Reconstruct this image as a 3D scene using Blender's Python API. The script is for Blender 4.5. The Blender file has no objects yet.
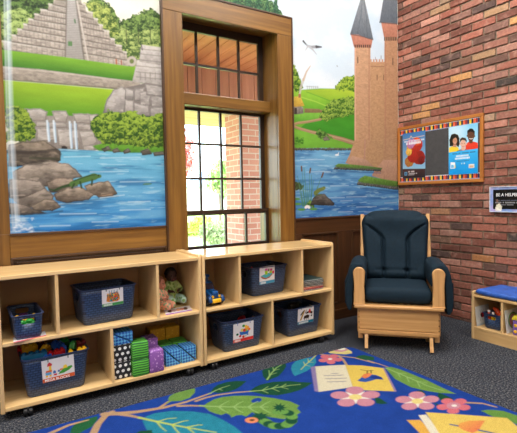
import bpy, bmesh, math, random
import numpy as np
from mathutils import Matrix, Vector, Euler
random.seed(7)
PI = math.pi
S = bpy.context.scene
COL = S.collection

# ------------------------------------------------------------------ survey
# The room was surveyed from the photograph: metres, floor at z = 0, the painted
# wall is y = 0 and the brick wall is x = 0.  at_*() turn a sighting into a point
# on one of those real planes, so outlines get their true size and place.
FOC, YAW, PIT, ROL = 433.23, 0.5547, -0.04485, -0.02033
CAM = np.array([-3.68, -3.1214, 1.185])
_fw = np.array([math.sin(YAW)*math.cos(PIT), math.cos(YAW)*math.cos(PIT), math.sin(PIT)])
_r0 = np.array([math.cos(YAW), -math.sin(YAW), 0.0]); _u0 = np.cross(_r0, _fw)
_r = math.cos(ROL)*_r0 + math.sin(ROL)*_u0
_u = -math.sin(ROL)*_r0 + math.cos(ROL)*_u0
def at(px, py, axis, val):
    d = _fw + (px-258.5)/FOC*_r - (py-216.5)/FOC*_u
    return CAM + (val-CAM[axis])/d[axis]*d
def at_wall(px, py):  p = at(px, py, 1, 0.0); return (p[0], p[2])
def at_floor(px, py): p = at(px, py, 2, 0.008); return (p[0], p[1])

# ------------------------------------------------------------------ colour
def lin1(c):
    c = c/255.0
    return c/12.92 if c <= 0.04045 else ((c+0.055)/1.055)**2.4
def lin(c): return tuple(lin1(x) for x in c)
def lin4(c): return lin(c)+(1.0,)

# ------------------------------------------------------------------ materials
MATS = {}
def newmat(name):
    m = bpy.data.materials.new(name); m.use_nodes = True
    nt = m.node_tree
    return m, nt, nt.nodes['Principled BSDF']
def _coords(nt, scale, kind='Object'):
    tc = nt.nodes.new('ShaderNodeTexCoord'); mp = nt.nodes.new('ShaderNodeMapping')
    mp.inputs['Scale'].default_value = scale
    nt.links.new(tc.outputs[kind], mp.inputs['Vector'])
    return mp.outputs['Vector']
def _noise(nt, vec, scale, detail=3, rough=0.55):
    n = nt.nodes.new('ShaderNodeTexNoise'); n.inputs['Scale'].default_value = scale
    n.inputs['Detail'].default_value = detail; n.inputs['Roughness'].default_value = rough
    nt.links.new(vec, n.inputs['Vector']); return n.outputs['Fac']
def _ramp(nt, fac, stops):
    r = nt.nodes.new('ShaderNodeValToRGB'); e = r.color_ramp.elements
    e[0].position, e[0].color = stops[0][0], lin4(stops[0][1])
    e[1].position, e[1].color = stops[1][0], lin4(stops[1][1])
    for p, c in stops[2:]:
        x = e.new(p); x.color = lin4(c)
    nt.links.new(fac, r.inputs['Fac']); return r.outputs['Color']
def _bump(nt, b, height, strength, dist=0.002):
    n = nt.nodes.new('ShaderNodeBump'); n.inputs['Strength'].default_value = strength
    n.inputs['Distance'].default_value = dist
    nt.links.new(height, n.inputs['Height']); nt.links.new(n.outputs['Normal'], b.inputs['Normal'])
def plain(name, c, rough=0.5, vary=0.08, nscale=25, bump=0.0, spec=0.5, metal=0.0):
    if name in MATS: return MATS[name]
    m, nt, b = newmat(name)
    v = _coords(nt, (1, 1, 1)); f = _noise(nt, v, nscale, 4)
    lo = tuple(max(0, x*(1-vary)) for x in c); hi = tuple(min(255, x*(1+vary)) for x in c)
    nt.links.new(_ramp(nt, f, [(0.3, lo), (0.7, hi)]), b.inputs['Base Color'])
    b.inputs['Roughness'].default_value = rough; b.inputs['Specular IOR Level'].default_value = spec
    b.inputs['Metallic'].default_value = metal
    if bump: _bump(nt, b, _noise(nt, v, nscale*6, 3), bump)
    MATS[name] = m; return m
def wood(name, c1, c2, axis='X', rough=0.4, across=22, along=1.6, bump=0.12, spec=0.5):
    if name in MATS: return MATS[name]
    m, nt, b = newmat(name)
    sc = [across]*3; sc['XYZ'.index(axis)] = along
    v = _coords(nt, tuple(sc)); f = _noise(nt, v, 1.0, 5, 0.6)
    mid = tuple((a+b_)/2 for a, b_ in zip(c1, c2))
    nt.links.new(_ramp(nt, f, [(0.28, c2), (0.72, c1), (0.5, mid)]), b.inputs['Base Color'])
    b.inputs['Roughness'].default_value = rough; b.inputs['Specular IOR Level'].default_value = spec
    _bump(nt, b, _noise(nt, v, 3.0, 3), bump, 0.001)
    MATS[name] = m; return m
def attr_mat(name, rough=0.6, spec=0.3, grain=0.0, gscale=300, bump=0.0, sheen=0.0):
    if name in MATS: return MATS[name]
    m, nt, b = newmat(name)
    a = nt.nodes.new('ShaderNodeAttribute'); a.attribute_name = 'Col'
    out = a.outputs['Color']
    v = _coords(nt, (1, 1, 1))
    if grain:
        f = _noise(nt, v, gscale, 2)
        mr = nt.nodes.new('ShaderNodeMapRange'); mr.inputs['From Min'].default_value = 0.3; mr.inputs['From Max'].default_value = 0.7
        mr.inputs['To Min'].default_value = 1-grain; mr.inputs['To Max'].default_value = 1+grain
        nt.links.new(f, mr.inputs['Value'])
        mx = nt.nodes.new('ShaderNodeVectorMath'); mx.operation = 'SCALE'
        nt.links.new(out, mx.inputs[0]); nt.links.new(mr.outputs['Result'], mx.inputs['Scale'])
        out = mx.outputs['Vector']
    nt.links.new(out, b.inputs['Base Color'])
    b.inputs['Roughness'].default_value = rough; b.inputs['Specular IOR Level'].default_value = spec
    if sheen: b.inputs['Sheen Weight'].default_value = sheen
    if bump: _bump(nt, b, _noise(nt, v, gscale, 2), bump, 0.003)
    MATS[name] = m; return m

# ------------------------------------------------------------------ mesh helpers
def box(bm, lo, hi, bev=0.0, seg=2, mat=None):
    t = bmesh.new(); bmesh.ops.create_cube(t, size=1.0)
    for v in t.verts:
        v.co = Vector([(lo[i]+hi[i])/2 + v.co[i]*(hi[i]-lo[i]) for i in range(3)])
    if bev: bmesh.ops.bevel(t, geom=t.edges[:], offset=bev, segments=seg, profile=0.5, affect='EDGES')
    if mat is not None: bmesh.ops.transform(t, matrix=mat, verts=t.verts[:])
    merge(bm, t); return bm
def merge(bm, t):
    mp = {v: bm.verts.new(v.co) for v in t.verts}
    for f in t.faces:
        try: bm.faces.new([mp[v] for v in f.verts])
        except ValueError: pass
    t.free()
def ico(bm, c, r, sub=3, mat=None):
    t = bmesh.new(); bmesh.ops.create_icosphere(t, subdivisions=sub, radius=1.0)
    if isinstance(r, (int, float)): r = (r, r, r)
    for v in t.verts: v.co = Vector((v.co[0]*r[0], v.co[1]*r[1], v.co[2]*r[2]))
    if mat is not None: bmesh.ops.transform(t, matrix=mat, verts=t.verts[:])
    for v in t.verts: v.co += Vector(c)
    merge(bm, t); return bm
def tube(bm, pts, r, n=10, r2=None, caps=True):
    pts = [Vector(p) for p in pts]; k = len(pts); rings = []
    for i, p in enumerate(pts):
        d = (pts[min(i+1, k-1)]-pts[max(i-1, 0)]).normalized()
        a = d.orthogonal().normalized() if i == 0 else (prev - d*prev.dot(d)).normalized()
        prev = a; b = d.cross(a); rr = r if r2 is None else r+(r2-r)*i/(k-1)
        rings.append([bm.verts.new(p+(a*math.cos(2*PI*j/n)+b*math.sin(2*PI*j/n))*rr) for j in range(n)])
    for i in range(k-1):
        for j in range(n):
            bm.faces.new([rings[i][j], rings[i][(j+1) % n], rings[i+1][(j+1) % n], rings[i+1][j]])
    if caps:
        bm.faces.new(rings[0][::-1]); bm.faces.new(rings[-1])
    return bm
def prism(bm, poly, axis, a, b, bev=0.0):
    """extrude a 2-D outline along an axis; the outline uses the other two axes in order"""
    t = bmesh.new(); o = [i for i in range(3) if i != axis]
    def P(q, h):
        c = [0, 0, 0]; c[o[0]], c[o[1]], c[axis] = q[0], q[1], h; return c
    va = [t.verts.new(P(q, a)) for q in poly]; vb = [t.verts.new(P(q, b)) for q in poly]
    t.faces.new(va[::-1]); t.faces.new(vb); n = len(poly)
    for i in range(n): t.faces.new([va[i], va[(i+1) % n], vb[(i+1) % n], vb[i]])
    bmesh.ops.recalc_face_normals(t, faces=t.faces[:])
    if bev: bmesh.ops.bevel(t, geom=[e for e in t.edges if e.calc_face_angle(0) > 0.5], offset=bev, segments=2, profile=0.5, affect='EDGES')
    merge(bm, t); return bm
def obj(name, bm, mat, parent=None, smooth=False, loc=None):
    me = bpy.data.meshes.new(name)
    bmesh.ops.recalc_face_normals(bm, faces=bm.faces[:])
    bm.to_mesh(me); bm.free()
    if mat is not None: me.materials.append(mat)
    o = bpy.data.objects.new(name, me); COL.objects.link(o)
    if parent is not None: o.parent = parent
    if loc is not None: o.location = loc
    if smooth:
        for p in me.polygons: p.use_smooth = True
        if smooth != True: me.set_sharp_from_angle(angle=math.radians(smooth))
    return o
def tag(o, label, cat, group=None):
    o['label'] = label; o['category'] = cat
    if group: o['group'] = group
    return o
def thing(name, label, cat, loc=(0, 0, 0), rotz=0.0, group=None):
    o = bpy.data.objects.new(name, None); COL.objects.link(o); o.empty_display_size = 0.05
    o.location = loc; o.rotation_euler = (0, 0, rotz); tag(o, label, cat, group); return o
def struct(name, bm, mat, **k):
    o = obj(name, bm, mat, **k); o['kind'] = 'structure'; return o
def dup(root, loc, rotz, label, group=None):
    r = root.copy(); COL.objects.link(r); r.location = loc; r.rotation_euler = (0, 0, rotz); r['label'] = label
    if group: r['group'] = group
    for ch in list(root.children):
        c = ch.copy(); COL.objects.link(c); c.parent = r
        for g in list(ch.children):
            d = g.copy(); COL.objects.link(d); d.parent = c
    return r
def setmat(o, m):
    o.data = o.data.copy(); o.data.materials.clear(); o.data.materials.append(m)
def lettering(name, text, size, mat, parent, loc, rot, align='CENTER', depth=0.0006, stretch=1.0):
    cu = bpy.data.curves.new('t', 'FONT'); cu.body = text; cu.size = size; cu.align_x = align; cu.align_y = 'CENTER'
    cu.extrude = depth; cu.offset = size*0.012
    t = bpy.data.objects.new('t', cu); COL.objects.link(t)
    dg = bpy.context.evaluated_depsgraph_get()
    me = bpy.data.meshes.new_from_object(t.evaluated_get(dg)); me.name = name
    bpy.data.objects.remove(t); bpy.data.curves.remove(cu)
    me.materials.clear(); me.materials.append(mat)
    o = bpy.data.objects.new(name, me); COL.objects.link(o); o.parent = parent
    o.location = loc; o.rotation_euler = rot; o.scale = (stretch, 1, 1); return o

# ------------------------------------------------------------------ painter: flat artwork as coloured mesh
def _hash(ix, iy, seed):
    h = (ix.astype(np.int64)*374761393 + iy.astype(np.int64)*668265263 + seed*974634777) & 0xffffffff
    h = ((h ^ (h >> 13))*1274126177) & 0xffffffff
    return ((h ^ (h >> 16)) & 0xffff)/65535.0
def vnoise(x, y, seed=0):
    ix = np.floor(x); iy = np.floor(y); fx = x-ix; fy = y-iy
    fx = fx*fx*(3-2*fx); fy = fy*fy*(3-2*fy)
    a = _hash(ix, iy, seed); b = _hash(ix+1, iy, seed); c = _hash(ix, iy+1, seed); d = _hash(ix+1, iy+1, seed)
    return (a*(1-fx)+b*fx)*(1-fy)+(c*(1-fx)+d*fx)*fy
def fbm(x, y, octs=4, seed=0):
    s = 0; a = 0.5; t = 0
    for i in range(octs):
        s = s+a*vnoise(x*2**i, y*2**i, seed+i*17); t += a; a *= 0.55
    return s/t
class Canvas:
    def __init__(s, us, vs, base, T=None):
        s.us, s.vs = np.asarray(us), np.asarray(vs)
        s.U, s.V = np.meshgrid(s.us, s.vs); s.c = np.zeros(s.U.shape+(3,)); s.c[:] = base
        s.T = T or (lambda x, y: (x, y)); s.soft = 0.9*float(np.median(np.diff(s.us))); s.seed = 1
    def _win(s, q, pad):
        q = np.array(q); a = q.min(0)-pad; b = q.max(0)+pad
        i0, i1 = np.searchsorted(s.us, [a[0], b[0]]); j0, j1 = np.searchsorted(s.vs, [a[1], b[1]])
        return (slice(j0, j1), slice(i0, i1))
    def _blend(s, w, m, col):
        m = np.clip(m, 0, 1)[..., None]; s.c[w] = s.c[w]*(1-m)+np.asarray(col)*m
    def poly(s, pts, col, col2=None, wob=0.0, wf=30, noise=0.0, nf=60, alpha=1.0, soft=None, raw=False, ax=1.0):
        q = np.array(pts if raw else [s.T(*p) for p in pts]); soft = soft or s.soft; s.seed += 1
        w = s._win(q, wob*1.5+soft*2); U, V = s.U[w], s.V[w]
        if U.size == 0: return
        ins = np.zeros(U.shape, bool); d2 = np.full(U.shape, 1e9); n = len(q)
        for i in range(n):
            (x0, y0), (x1, y1) = q[i], q[(i+1) % n]; ex, ey = x1-x0, y1-y0
            t = np.clip(((U-x0)*ex+(V-y0)*ey)/(ex*ex+ey*ey+1e-12), 0, 1)
            d2 = np.minimum(d2, (U-x0-t*ex)**2+(V-y0-t*ey)**2)
            if y0 != y1: ins ^= ((y0 > V) != (y1 > V)) & (U < ex*(V-y0)/ey+x0)
        sd = np.sqrt(d2); sd = np.where(ins, -sd, sd)
        if wob: sd = sd+wob*2*(fbm(U*wf, V*wf, 3, s.seed)-0.5)
        m = np.clip(0.5-sd/soft/2, 0, 1)*alpha
        c = np.ones(U.shape+(3,))*np.array(col, float)
        if col2 is not None:
            k = np.clip((q[:, 1].max()-V)/(np.ptp(q[:, 1])+1e-9), 0, 1)[..., None]; c = c*(1-k)+np.array(col2)*k
        if noise: c = c*(1+noise*2*(fbm(U*nf*ax, V*nf, 4, s.seed+5)-0.5))[..., None]
        s._blend(w, m, c); return w, sd
    def ell(s, cx, cy, rx, ry, col, rot=0.0, n=24, **k):
        a = [2*PI*i/n for i in range(n)]; cr, sr = math.cos(rot), math.sin(rot)
        s.poly([(cx+rx*math.cos(t)*cr-ry*math.sin(t)*sr, cy+rx*math.cos(t)*sr+ry*math.sin(t)*cr) for t in a], col, **k)
    def stroke(s, pts, w0, col, w1=None, alpha=1.0, soft=None, raw=False):
        q = np.array(pts if raw else [s.T(*p) for p in pts]); w1 = w0 if w1 is None else w1; soft = soft or s.soft
        w = s._win(q, max(w0, w1)+soft*2); U, V = s.U[w], s.V[w]
        if U.size == 0: return
        m = np.zeros(U.shape); n = len(q)-1
        for i in range(n):
            (x0, y0), (x1, y1) = q[i], q[i+1]; ex, ey = x1-x0, y1-y0
            t = np.clip(((U-x0)*ex+(V-y0)*ey)/(ex*ex+ey*ey+1e-12), 0, 1)
            d = np.hypot(U-x0-t*ex, V-y0-t*ey); wd = (w0+(w1-w0)*(i+t)/n)/2
            m = np.maximum(m, np.clip(0.5-(d-wd)/soft/2, 0, 1))
        s._blend(w, m*alpha, np.array(col, float))
    def foliage(s, pts, dark, light, wob=0.02, f=38, contrast=2.6, top=0.25, cell=0.05):
        r = s.poly(pts, dark, wob=wob, wf=f)
        if r is None: return
        w, sd = r; U, V = s.U[w], s.V[w]; best = np.full(U.shape, 1e9); oy = np.zeros(U.shape); ox = np.zeros(U.shape)
        gx, gy = U/cell, V/(cell*.85); ix, iy = np.floor(gx), np.floor(gy)
        for dx in (-1, 0, 1):          # leaf clumps: lit crowns over shaded undersides
            for dy in (-1, 0, 1):
                px = ix+dx+_hash(ix+dx, iy+dy, s.seed); py = iy+dy+_hash(ix+dx, iy+dy, s.seed+31); d = (gx-px)**2+(gy-py)**2; m = d < best
                best = np.where(m, d, best); oy = np.where(m, gy-py, oy); ox = np.where(m, gx-px, ox)
        k = fbm(U*f*2.2, V*f*2.2, 3, s.seed+3); k2 = fbm(U*f*0.28, V*f*0.28, 2, s.seed+9)
        hi = (V-V.min())/(np.ptp(V)+1e-9)
        m = np.clip(.40+oy*.75-ox*.25+(k-0.5)*2.3+(k2-0.5)*.8+top*(hi-0.5)*.8-.25*np.clip(best-.35, 0, 1), 0, 1)
        c = np.array(dark)*.8*(1-m[..., None])+np.array(light)*m[..., None]
        s._blend(w, np.clip(0.5-sd/s.soft/2, 0, 1), c)
    def rock(s, pts, light, dark, noise=0.3, wob=0.006):
        r = s.poly(pts, light, dark, wob=wob, wf=30, noise=noise, nf=30)
        if r is None: return
        w, sd = r; U, V = s.U[w], s.V[w]; m = np.clip(.5-sd/s.soft/2, 0, 1)
        k = fbm(U*14, V*40, 3, s.seed+2); s._blend(w, m*np.clip((k-.55)*3, 0, .45), np.array(dark)*.7); s._blend(w, m*np.clip((.40-k)*3, 0, .4)*(sd < -.008), np.minimum(np.array(light)*1.25, 1))
        s._blend(w, np.clip(1-np.abs(sd+0.003)/0.006, 0, 1)*0.6, np.array(dark)*0.4)
    def mesh(s, name, place, mat, parent=None, thick=None, keep=None, loc=None):
        nu, nv = len(s.us), len(s.vs)
        co = np.array(place(s.U.ravel(), s.V.ravel())).T
        idx = np.arange(nu*nv).reshape(nv, nu)
        F = np.stack([idx[:-1, :-1], idx[:-1, 1:], idx[1:, 1:], idx[1:, :-1]], -1)
        if keep is not None:
            uc = (s.U[:-1, :-1]+s.U[1:, 1:])/2; vc = (s.V[:-1, :-1]+s.V[1:, 1:])/2; F = F[keep(uc, vc)]
        F = F.reshape(-1, 4); col = s.c.reshape(-1, 3)
        if thick is not None:   # rim so the sheet has real thickness
            ed = np.concatenate([F[:, [0, 1]], F[:, [1, 2]], F[:, [2, 3]], F[:, [3, 0]]]); key = np.sort(ed, 1); key = key[:, 0]*len(co)+key[:, 1]
            uq, ix, ct = np.unique(key, return_index=True, return_counts=True); be = ed[ix[ct == 1]]
            ring = np.unique(be); mp = np.full(len(co), -1); mp[ring] = len(co)+np.arange(len(ring))
            co = np.vstack([co, co[ring]+np.array(thick)]); col = np.vstack([col, col[ring]])
            F = np.vstack([F, np.stack([be[:, 1], be[:, 0], mp[be[:, 0]], mp[be[:, 1]]], -1)])
        us_, inv = np.unique(F, return_inverse=True); F = inv.reshape(F.shape); co = co[us_]; col = col[us_]
        me = bpy.data.meshes.new(name); me.from_pydata(co.tolist(), [], F.tolist())
        at_ = me.color_attributes.new('Col', 'FLOAT_COLOR', 'POINT')
        buf = np.ones((len(co), 4), np.float32); buf[:, :3] = np.clip(col, 0, 1); at_.data.foreach_set('color', buf.ravel())
        me.materials.append(mat)
        o = bpy.data.objects.new(name, me); COL.objects.link(o)
        if parent is not None: o.parent = parent
        if loc is not None: o.location = loc
        return o
L = lin
SKY, SUN, TROF_W, EXPO = 5.2, 12.0, .67, 0.12
TROFFERS = [(-.9, -1.3, 104), (-3.1, -1.3, 104), (-5.3, -1.3, 104), (-.9, -3.0, 78), (-3.1, -3.0, 78), (-5.3, -3.0, 78), (-2.4, -5.4, 28), (-4.9, -5.4, 28)]
# ================================================================== THE SETTING
H_CEIL = 4.2
X0, Y0 = -6.6, -6.6          # far corners of the room, behind the photographer
oak_z = wood('stained oak upright', (136, 97, 41), (92, 61, 23), 'Z', 0.34, 30, 1.5)
oak_x = wood('stained oak level', (140, 101, 44), (96, 64, 25), 'X', 0.34, 30, 1.5)
oak_y = wood('stained oak deep', (136, 97, 41), (92, 61, 23), 'Y', 0.3, 30, 1.5)
shade_z = wood('shade toned oak panel', (82, 50, 24), (54, 32, 15), 'Z', 0.38, 30, 1.5)  # same stained oak as the casing, with the wainscot's shade put into its colour
shade_x = wood('shade toned oak rail', (86, 53, 25), (57, 34, 16), 'X', 0.38, 30, 1.5)  # level-grain version, also darkened to carry the shade
edge_m = plain('dark oak moulding', (66, 42, 22), 0.4)
plaster = plain('cream plaster', (214, 208, 196), 0.9, 0.03)

# floor: charcoal loop carpet with mixed flecks
def carpet():
    m, nt, b = newmat('charcoal loop carpet')
    v = _coords(nt, (1, 1, 1)); f = _noise(nt, v, 95, 2, 0.75); g = _noise(nt, v, 3.0, 3)
    c = _ramp(nt, f, [(0.36, (18, 21, 26)), (0.66, (118, 114, 110)), (0.46, (42, 47, 55)), (0.55, (66, 70, 79))])
    mr = nt.nodes.new('ShaderNodeMapRange'); mr.inputs['To Min'].default_value = 0.8; mr.inputs['To Max'].default_value = 1.2
    nt.links.new(g, mr.inputs['Value'])
    mx = nt.nodes.new('ShaderNodeVectorMath'); mx.operation = 'SCALE'
    nt.links.new(c, mx.inputs[0]); nt.links.new(mr.outputs['Result'], mx.inputs['Scale'])
    nt.links.new(mx.outputs['Vector'], b.inputs['Base Color'])
    b.inputs['Roughness'].default_value = 0.95; b.inputs['Specular IOR Level'].default_value = 0.1
    _bump(nt, b, _noise(nt, v, 160, 2), 0.7, 0.006); return m
struct('floor', box(bmesh.new(), (X0-.1, Y0-.1, -.1), (.1, .1, 0)), carpet())
struct('ceiling', box(bmesh.new(), (X0-.1, Y0-.1, H_CEIL), (.1, .1, H_CEIL+.1)), plain('ceiling white', (226, 224, 218), 0.9, 0.02))
struct('wall_left', box(bmesh.new(), (X0-.1, Y0, 0), (X0, 0, H_CEIL)), plaster)
struct('wall_front', box(bmesh.new(), (X0-.1, Y0-.1, 0), (.1, Y0, H_CEIL)), plaster)

# painted wall with the window opening
WX0, WX1, WZ0, WZ1 = -2.44, -1.53, .74, 2.625
bm = bmesh.new()
box(bm, (X0, 0, -.1), (WX0, .3, H_CEIL)); box(bm, (WX1, 0, -.1), (.3, .3, H_CEIL))
box(bm, (WX0, 0, -.1), (WX1, .3, WZ0)); box(bm, (WX0, 0, WZ1), (WX1, .3, H_CEIL))
struct('wall_back', bm, plaster)

# brick wall: mortar bed with individually jittered bricks in running bond
def brick_wall():
    rnd = random.Random(11)
    pal = [((150, 90, 73), 9), ((162, 104, 86), 8), ((140, 80, 64), 8), ((170, 118, 100), 5), ((126, 74, 60), 6),
           ((117, 82, 70), 3), ((92, 68, 61), 1.2), ((178, 124, 88), .7), ((150, 120, 94), .8), ((156, 92, 74), 4)]
    names = [p[0] for p in pal]; wts = [p[1] for p in pal]
    tan, org, drk, blk, brn = (160, 122, 88), (196, 140, 84), (88, 66, 60), (70, 60, 55), (118, 84, 66)
    special = [(-.911, 2.361, tan), (-.694, 2.227, org), (-.266, 2.379, tan), (-.493, 2.919, tan), (-1.061, 2.7, tan), (-1.184, 2.563, org),
               (-.481, 2.372, drk), (-.298, 2.513, drk), (-.608, 2.436, drk), (-1.126, 2.082, blk), (-.698, 2.361, brn), (-.909, 2.786, drk),
               (-.369, 2.04, org), (-.916, .606, (172, 112, 66)), (-.478, .734, brn), (-1.194, .803, blk), (-.675, .879, drk), (-.488, .591, drk), (-.276, 1.979, org)]
    pitch, course, j = 0.2145, 0.06796, 0.0125
    V, F, Cc = [], [], []
    nrow = int(H_CEIL/course)+2
    for i in range(nrow):
        zc = .536-.06796*8+course*i
        off = -.927 if i % 2 == 0 else -.927-pitch/2
        for k in range(-5, 30):
            ya = off-k*pitch-j/2; yb = ya-pitch+j
            ya = min(ya, -.004); 
            if yb > -.02 or ya-yb < .02 or yb < Y0: continue
            zc2 = zc+rnd.uniform(-.0015, .0015); hz = (course-j)/2+rnd.uniform(-.0012, .0012)
            z0, z1 = max(zc2-hz, .001), min(zc2+hz, H_CEIL-.001)
            if z1-z0 < .01: continue
            ya2 = ya+rnd.uniform(-.003, .001); yb2 = yb+rnd.uniform(-.001, .003)
            if k == -5 and False: pass
            xf = -.0+rnd.uniform(-.0025, .0025); xb = .02; c = .003; n = len(V)
            jit = lambda: rnd.uniform(-.0015, .0015)
            for (y, z) in ((ya2-c, z0+c), (yb2+c, z0+c), (yb2+c, z1-c), (ya2-c, z1-c)): V.append((xf+jit(), y+jit(), z+jit()))
            for (y, z) in ((ya2, z0), (yb2, z0), (yb2, z1), (ya2, z1)): V.append((xf+.004, y+jit(), z+jit()))
            for (y, z) in ((ya2, z0), (yb2, z0), (yb2, z1), (ya2, z1)): V.append((xb, y, z))
            F.append((n, n+1, n+2, n+3))
            for q in range(4):
                q2 = (q+1) % 4
                F.append((n+q, n+4+q, n+4+q2, n+q2)); F.append((n+4+q, n+8+q, n+8+q2, n+4+q2))
            col = rnd.choices(names, wts)[0]; f = rnd.uniform(.86, 1.14); col = tuple(min(255, x*f) for x in col)
            for (sy, sz, sc) in special:
                if yb-.005 <= sy <= ya+.005 and abs(sz-zc) < course/2: col = sc
            g_ = sum(col)/3; col = tuple(x*.87+g_*.13 for x in col); Cc += [lin4(col)]*12
    n = len(V); V += [(.013, .0, -.05), (.013, Y0, -.05), (.013, Y0, H_CEIL), (.013, 0, H_CEIL), (.25, 0, -.05), (.25, Y0, -.05), (.25, Y0, H_CEIL), (.25, 0, H_CEIL)]
    F += [(n, n+1, n+2, n+3), (n+4, n+7, n+6, n+5), (n, n+3, n+7, n+4), (n+1, n+5, n+6, n+2), (n+3, n+2, n+6, n+7)]
    Cc += [lin4((126, 112, 95))]*8
    me = bpy.data.meshes.new('wall_right'); me.from_pydata(V, [], F)
    a = me.color_attributes.new('Col', 'FLOAT_COLOR', 'POINT'); a.data.foreach_set('color', np.array(Cc, np.float32).ravel())
    m, nt, b = newmat('weathered red brick')
    at_ = nt.nodes.new('ShaderNodeAttribute'); at_.attribute_name = 'Col'; v = _coords(nt, (1, 1, 1))
    g = _noise(nt, v, 45, 5, 0.65); h = _noise(nt, v, 14, 4, 0.6)
    mr = nt.nodes.new('ShaderNodeMapRange'); mr.inputs['From Min'].default_value = .25; mr.inputs['From Max'].default_value = .75
    mr.inputs['To Min'].default_value = .62; mr.inputs['To Max'].default_value = 1.4; nt.links.new(g, mr.inputs['Value'])
    mx = nt.nodes.new('ShaderNodeVectorMath'); mx.operation = 'SCALE'; nt.links.new(at_.outputs['Color'], mx.inputs[0]); nt.links.new(mr.outputs['Result'], mx.inputs['Scale'])
    # pale mortar smears
    mr2 = nt.nodes.new('ShaderNodeMapRange'); mr2.inputs['From Min'].default_value = .54; mr2.inputs['From Max'].default_value = .78
    mr2.inputs['To Max'].default_value = .6; nt.links.new(h, mr2.inputs['Value'])
    mi = nt.nodes.new('ShaderNodeMix'); mi.data_type = 'RGBA'; nt.links.new(mr2.outputs['Result'], mi.inputs[0])
    nt.links.new(mx.outputs['Vector'], mi.inputs[6]); mi.inputs[7].default_value = lin4((196, 158, 142))
    nt.links.new(mi.outputs[2], b.inputs['Base Color']); b.inputs['Roughness'].default_value = .85; b.inputs['Specular IOR Level'].default_value = .25
    _bump(nt, b, g, .55, .006)
    me.materials.append(m); o = bpy.data.objects.new('wall_right', me); COL.objects.link(o); o['kind'] = 'structure'
    for name in ('brick_mat',): MATS[name] = m
brick_wall()

# oak casing, rails, stiles and wainscot panels
n_trim = [0]
def trim(bm, mat, smooth=False):
    n_trim[0] += 1; return struct('trim_%d' % n_trim[0], bm, mat, smooth=smooth)
def tbox(lo, hi, mat, bev=.003): return trim(box(bmesh.new(), lo, hi, bev), mat)
TZ0 = .83                                            # casing stands on the shelf-height rail line
tbox((-2.552, -.03, .0), (-2.40, 0, 2.572), oak_z)          # left casing
tbox((-1.54, -.03, .0), (-1.392, 0, 2.572), oak_z)          # right casing
tbox((-2.552, -.032, 2.572), (-1.392, 0, 2.722), oak_x)     # head casing
bm = box(bmesh.new(), (-2.566, -.036, 0), (-2.552, 0, 2.736), .002); box(bm, (-1.392, -.036, 0), (-1.379, 0, 2.736), .002)
box(bm, (-2.552, -.038, 2.722), (-1.392, 0, 2.736), .002); trim(bm, edge_m)     # dark back band
# wainscot left of the window
tbox((-5.2, -.02, .0), (-3.583, 0, .985), oak_z)
tbox((-3.72, -.02, .985), (-3.577, 0, H_CEIL), oak_z)
tbox((-3.583, -.016, .835), (-2.566, 0, .975), oak_x)
tbox((-3.583, -.026, .972), (-2.566, 0, .988), edge_m)
tbox((-3.583, -.004, .08), (-2.566, .0, .83), shade_z)
bm = box(bmesh.new(), (-3.583, -.02, .818), (-2.566, 0, .835), .004); box(bm, (-3.583, -.02, .1), (-3.568, 0, .82), .004); box(bm, (-2.58, -.02, .1), (-2.566, 0, .82), .004); box(bm, (-3.55, -.012, .79), (-2.6, 0, .806), .003)
trim(bm, edge_m)
# below the window
tbox((-2.40, -.016, 0), (-1.54, 0, .74), shade_z)
# wainscot right of the window
tbox((-1.379, -.02, .845), (0, 0, .975), shade_x)
tbox((-1.379, -.028, .970), (0, 0, .988), edge_m)
tbox((-1.379, -.02, .02), (0, 0, .150), shade_x)
tbox((-.865, -.02, .15), (-.695, 0, .845), shade_z)
tbox((-1.379, -.02, .15), (-1.30, 0, .845), shade_z)
tbox((-.05, -.02, .15), (-.005, 0, .845), shade_z)
def panel_mould(a, b):
    bm = bmesh.new(); z0, z1 = .15, .845; w = .016
    box(bm, (a, -.024, z1-w), (b, 0, z1), .004); box(bm, (a, -.024, z0), (b, 0, z0+w), .004)
    box(bm, (a, -.024, z0), (a+w, 0, z1), .004); box(bm, (b-w, -.024, z0), (b, 0, z1), .004); trim(bm, edge_m)
    tbox((a+w, -.006, z0+w), (b-w, .0, z1-w), shade_z, 0)
panel_mould(-1.30, -.865); panel_mould(-.695, -.05)
o = struct('baseboard_back', box(bmesh.new(), (-1.379, -.034, 0), (-.012, 0, .095), .004), shade_x)
struct('baseboard_side', box(bmesh.new(), (-5.2, -.034, 0), (-2.566, 0, .095), .004), shade_x)

# window -----------------------------------------------------------
sash_m = plain('dark bronze sash', (52, 38, 29), 0.35)
def glass_mat():
    m = bpy.data.materials.new('window glass'); m.use_nodes = True; nt = m.node_tree; nt.nodes.clear()
    o = nt.nodes.new('ShaderNodeOutputMaterial'); t = nt.nodes.new('ShaderNodeBsdfTransparent'); g = nt.nodes.new('ShaderNodeBsdfGlossy')
    g.inputs['Roughness'].default_value = .02; t.inputs['Color'].default_value = (.95, .97, .96, 1)
    fr = nt.nodes.new('ShaderNodeFresnel'); fr.inputs['IOR'].default_value = 1.35
    mx = nt.nodes.new('ShaderNodeMixShader'); nt.links.new(fr.outputs[0], mx.inputs[0]); nt.links.new(t.outputs[0], mx.inputs[1]); nt.links.new(g.outputs[0], mx.inputs[2])
    nt.links.new(mx.outputs[0], o.inputs[0]); return m
glass = glass_mat()
win = bpy.data.objects.new('window_1', None); COL.objects.link(win); win['kind'] = 'structure'; win.location = (-1.985, 0, .74)
def W_(name, bm, mat, parent=win, **k):
    for v in bm.verts: v.co -= Vector((-1.985, 0, .74))
    return obj(name, bm, mat, parent, **k)
bm = box(bmesh.new(), (WX0, .0, WZ0), (WX0+.012, .3, WZ1)); W_('jamb', bm, oak_z)
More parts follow.
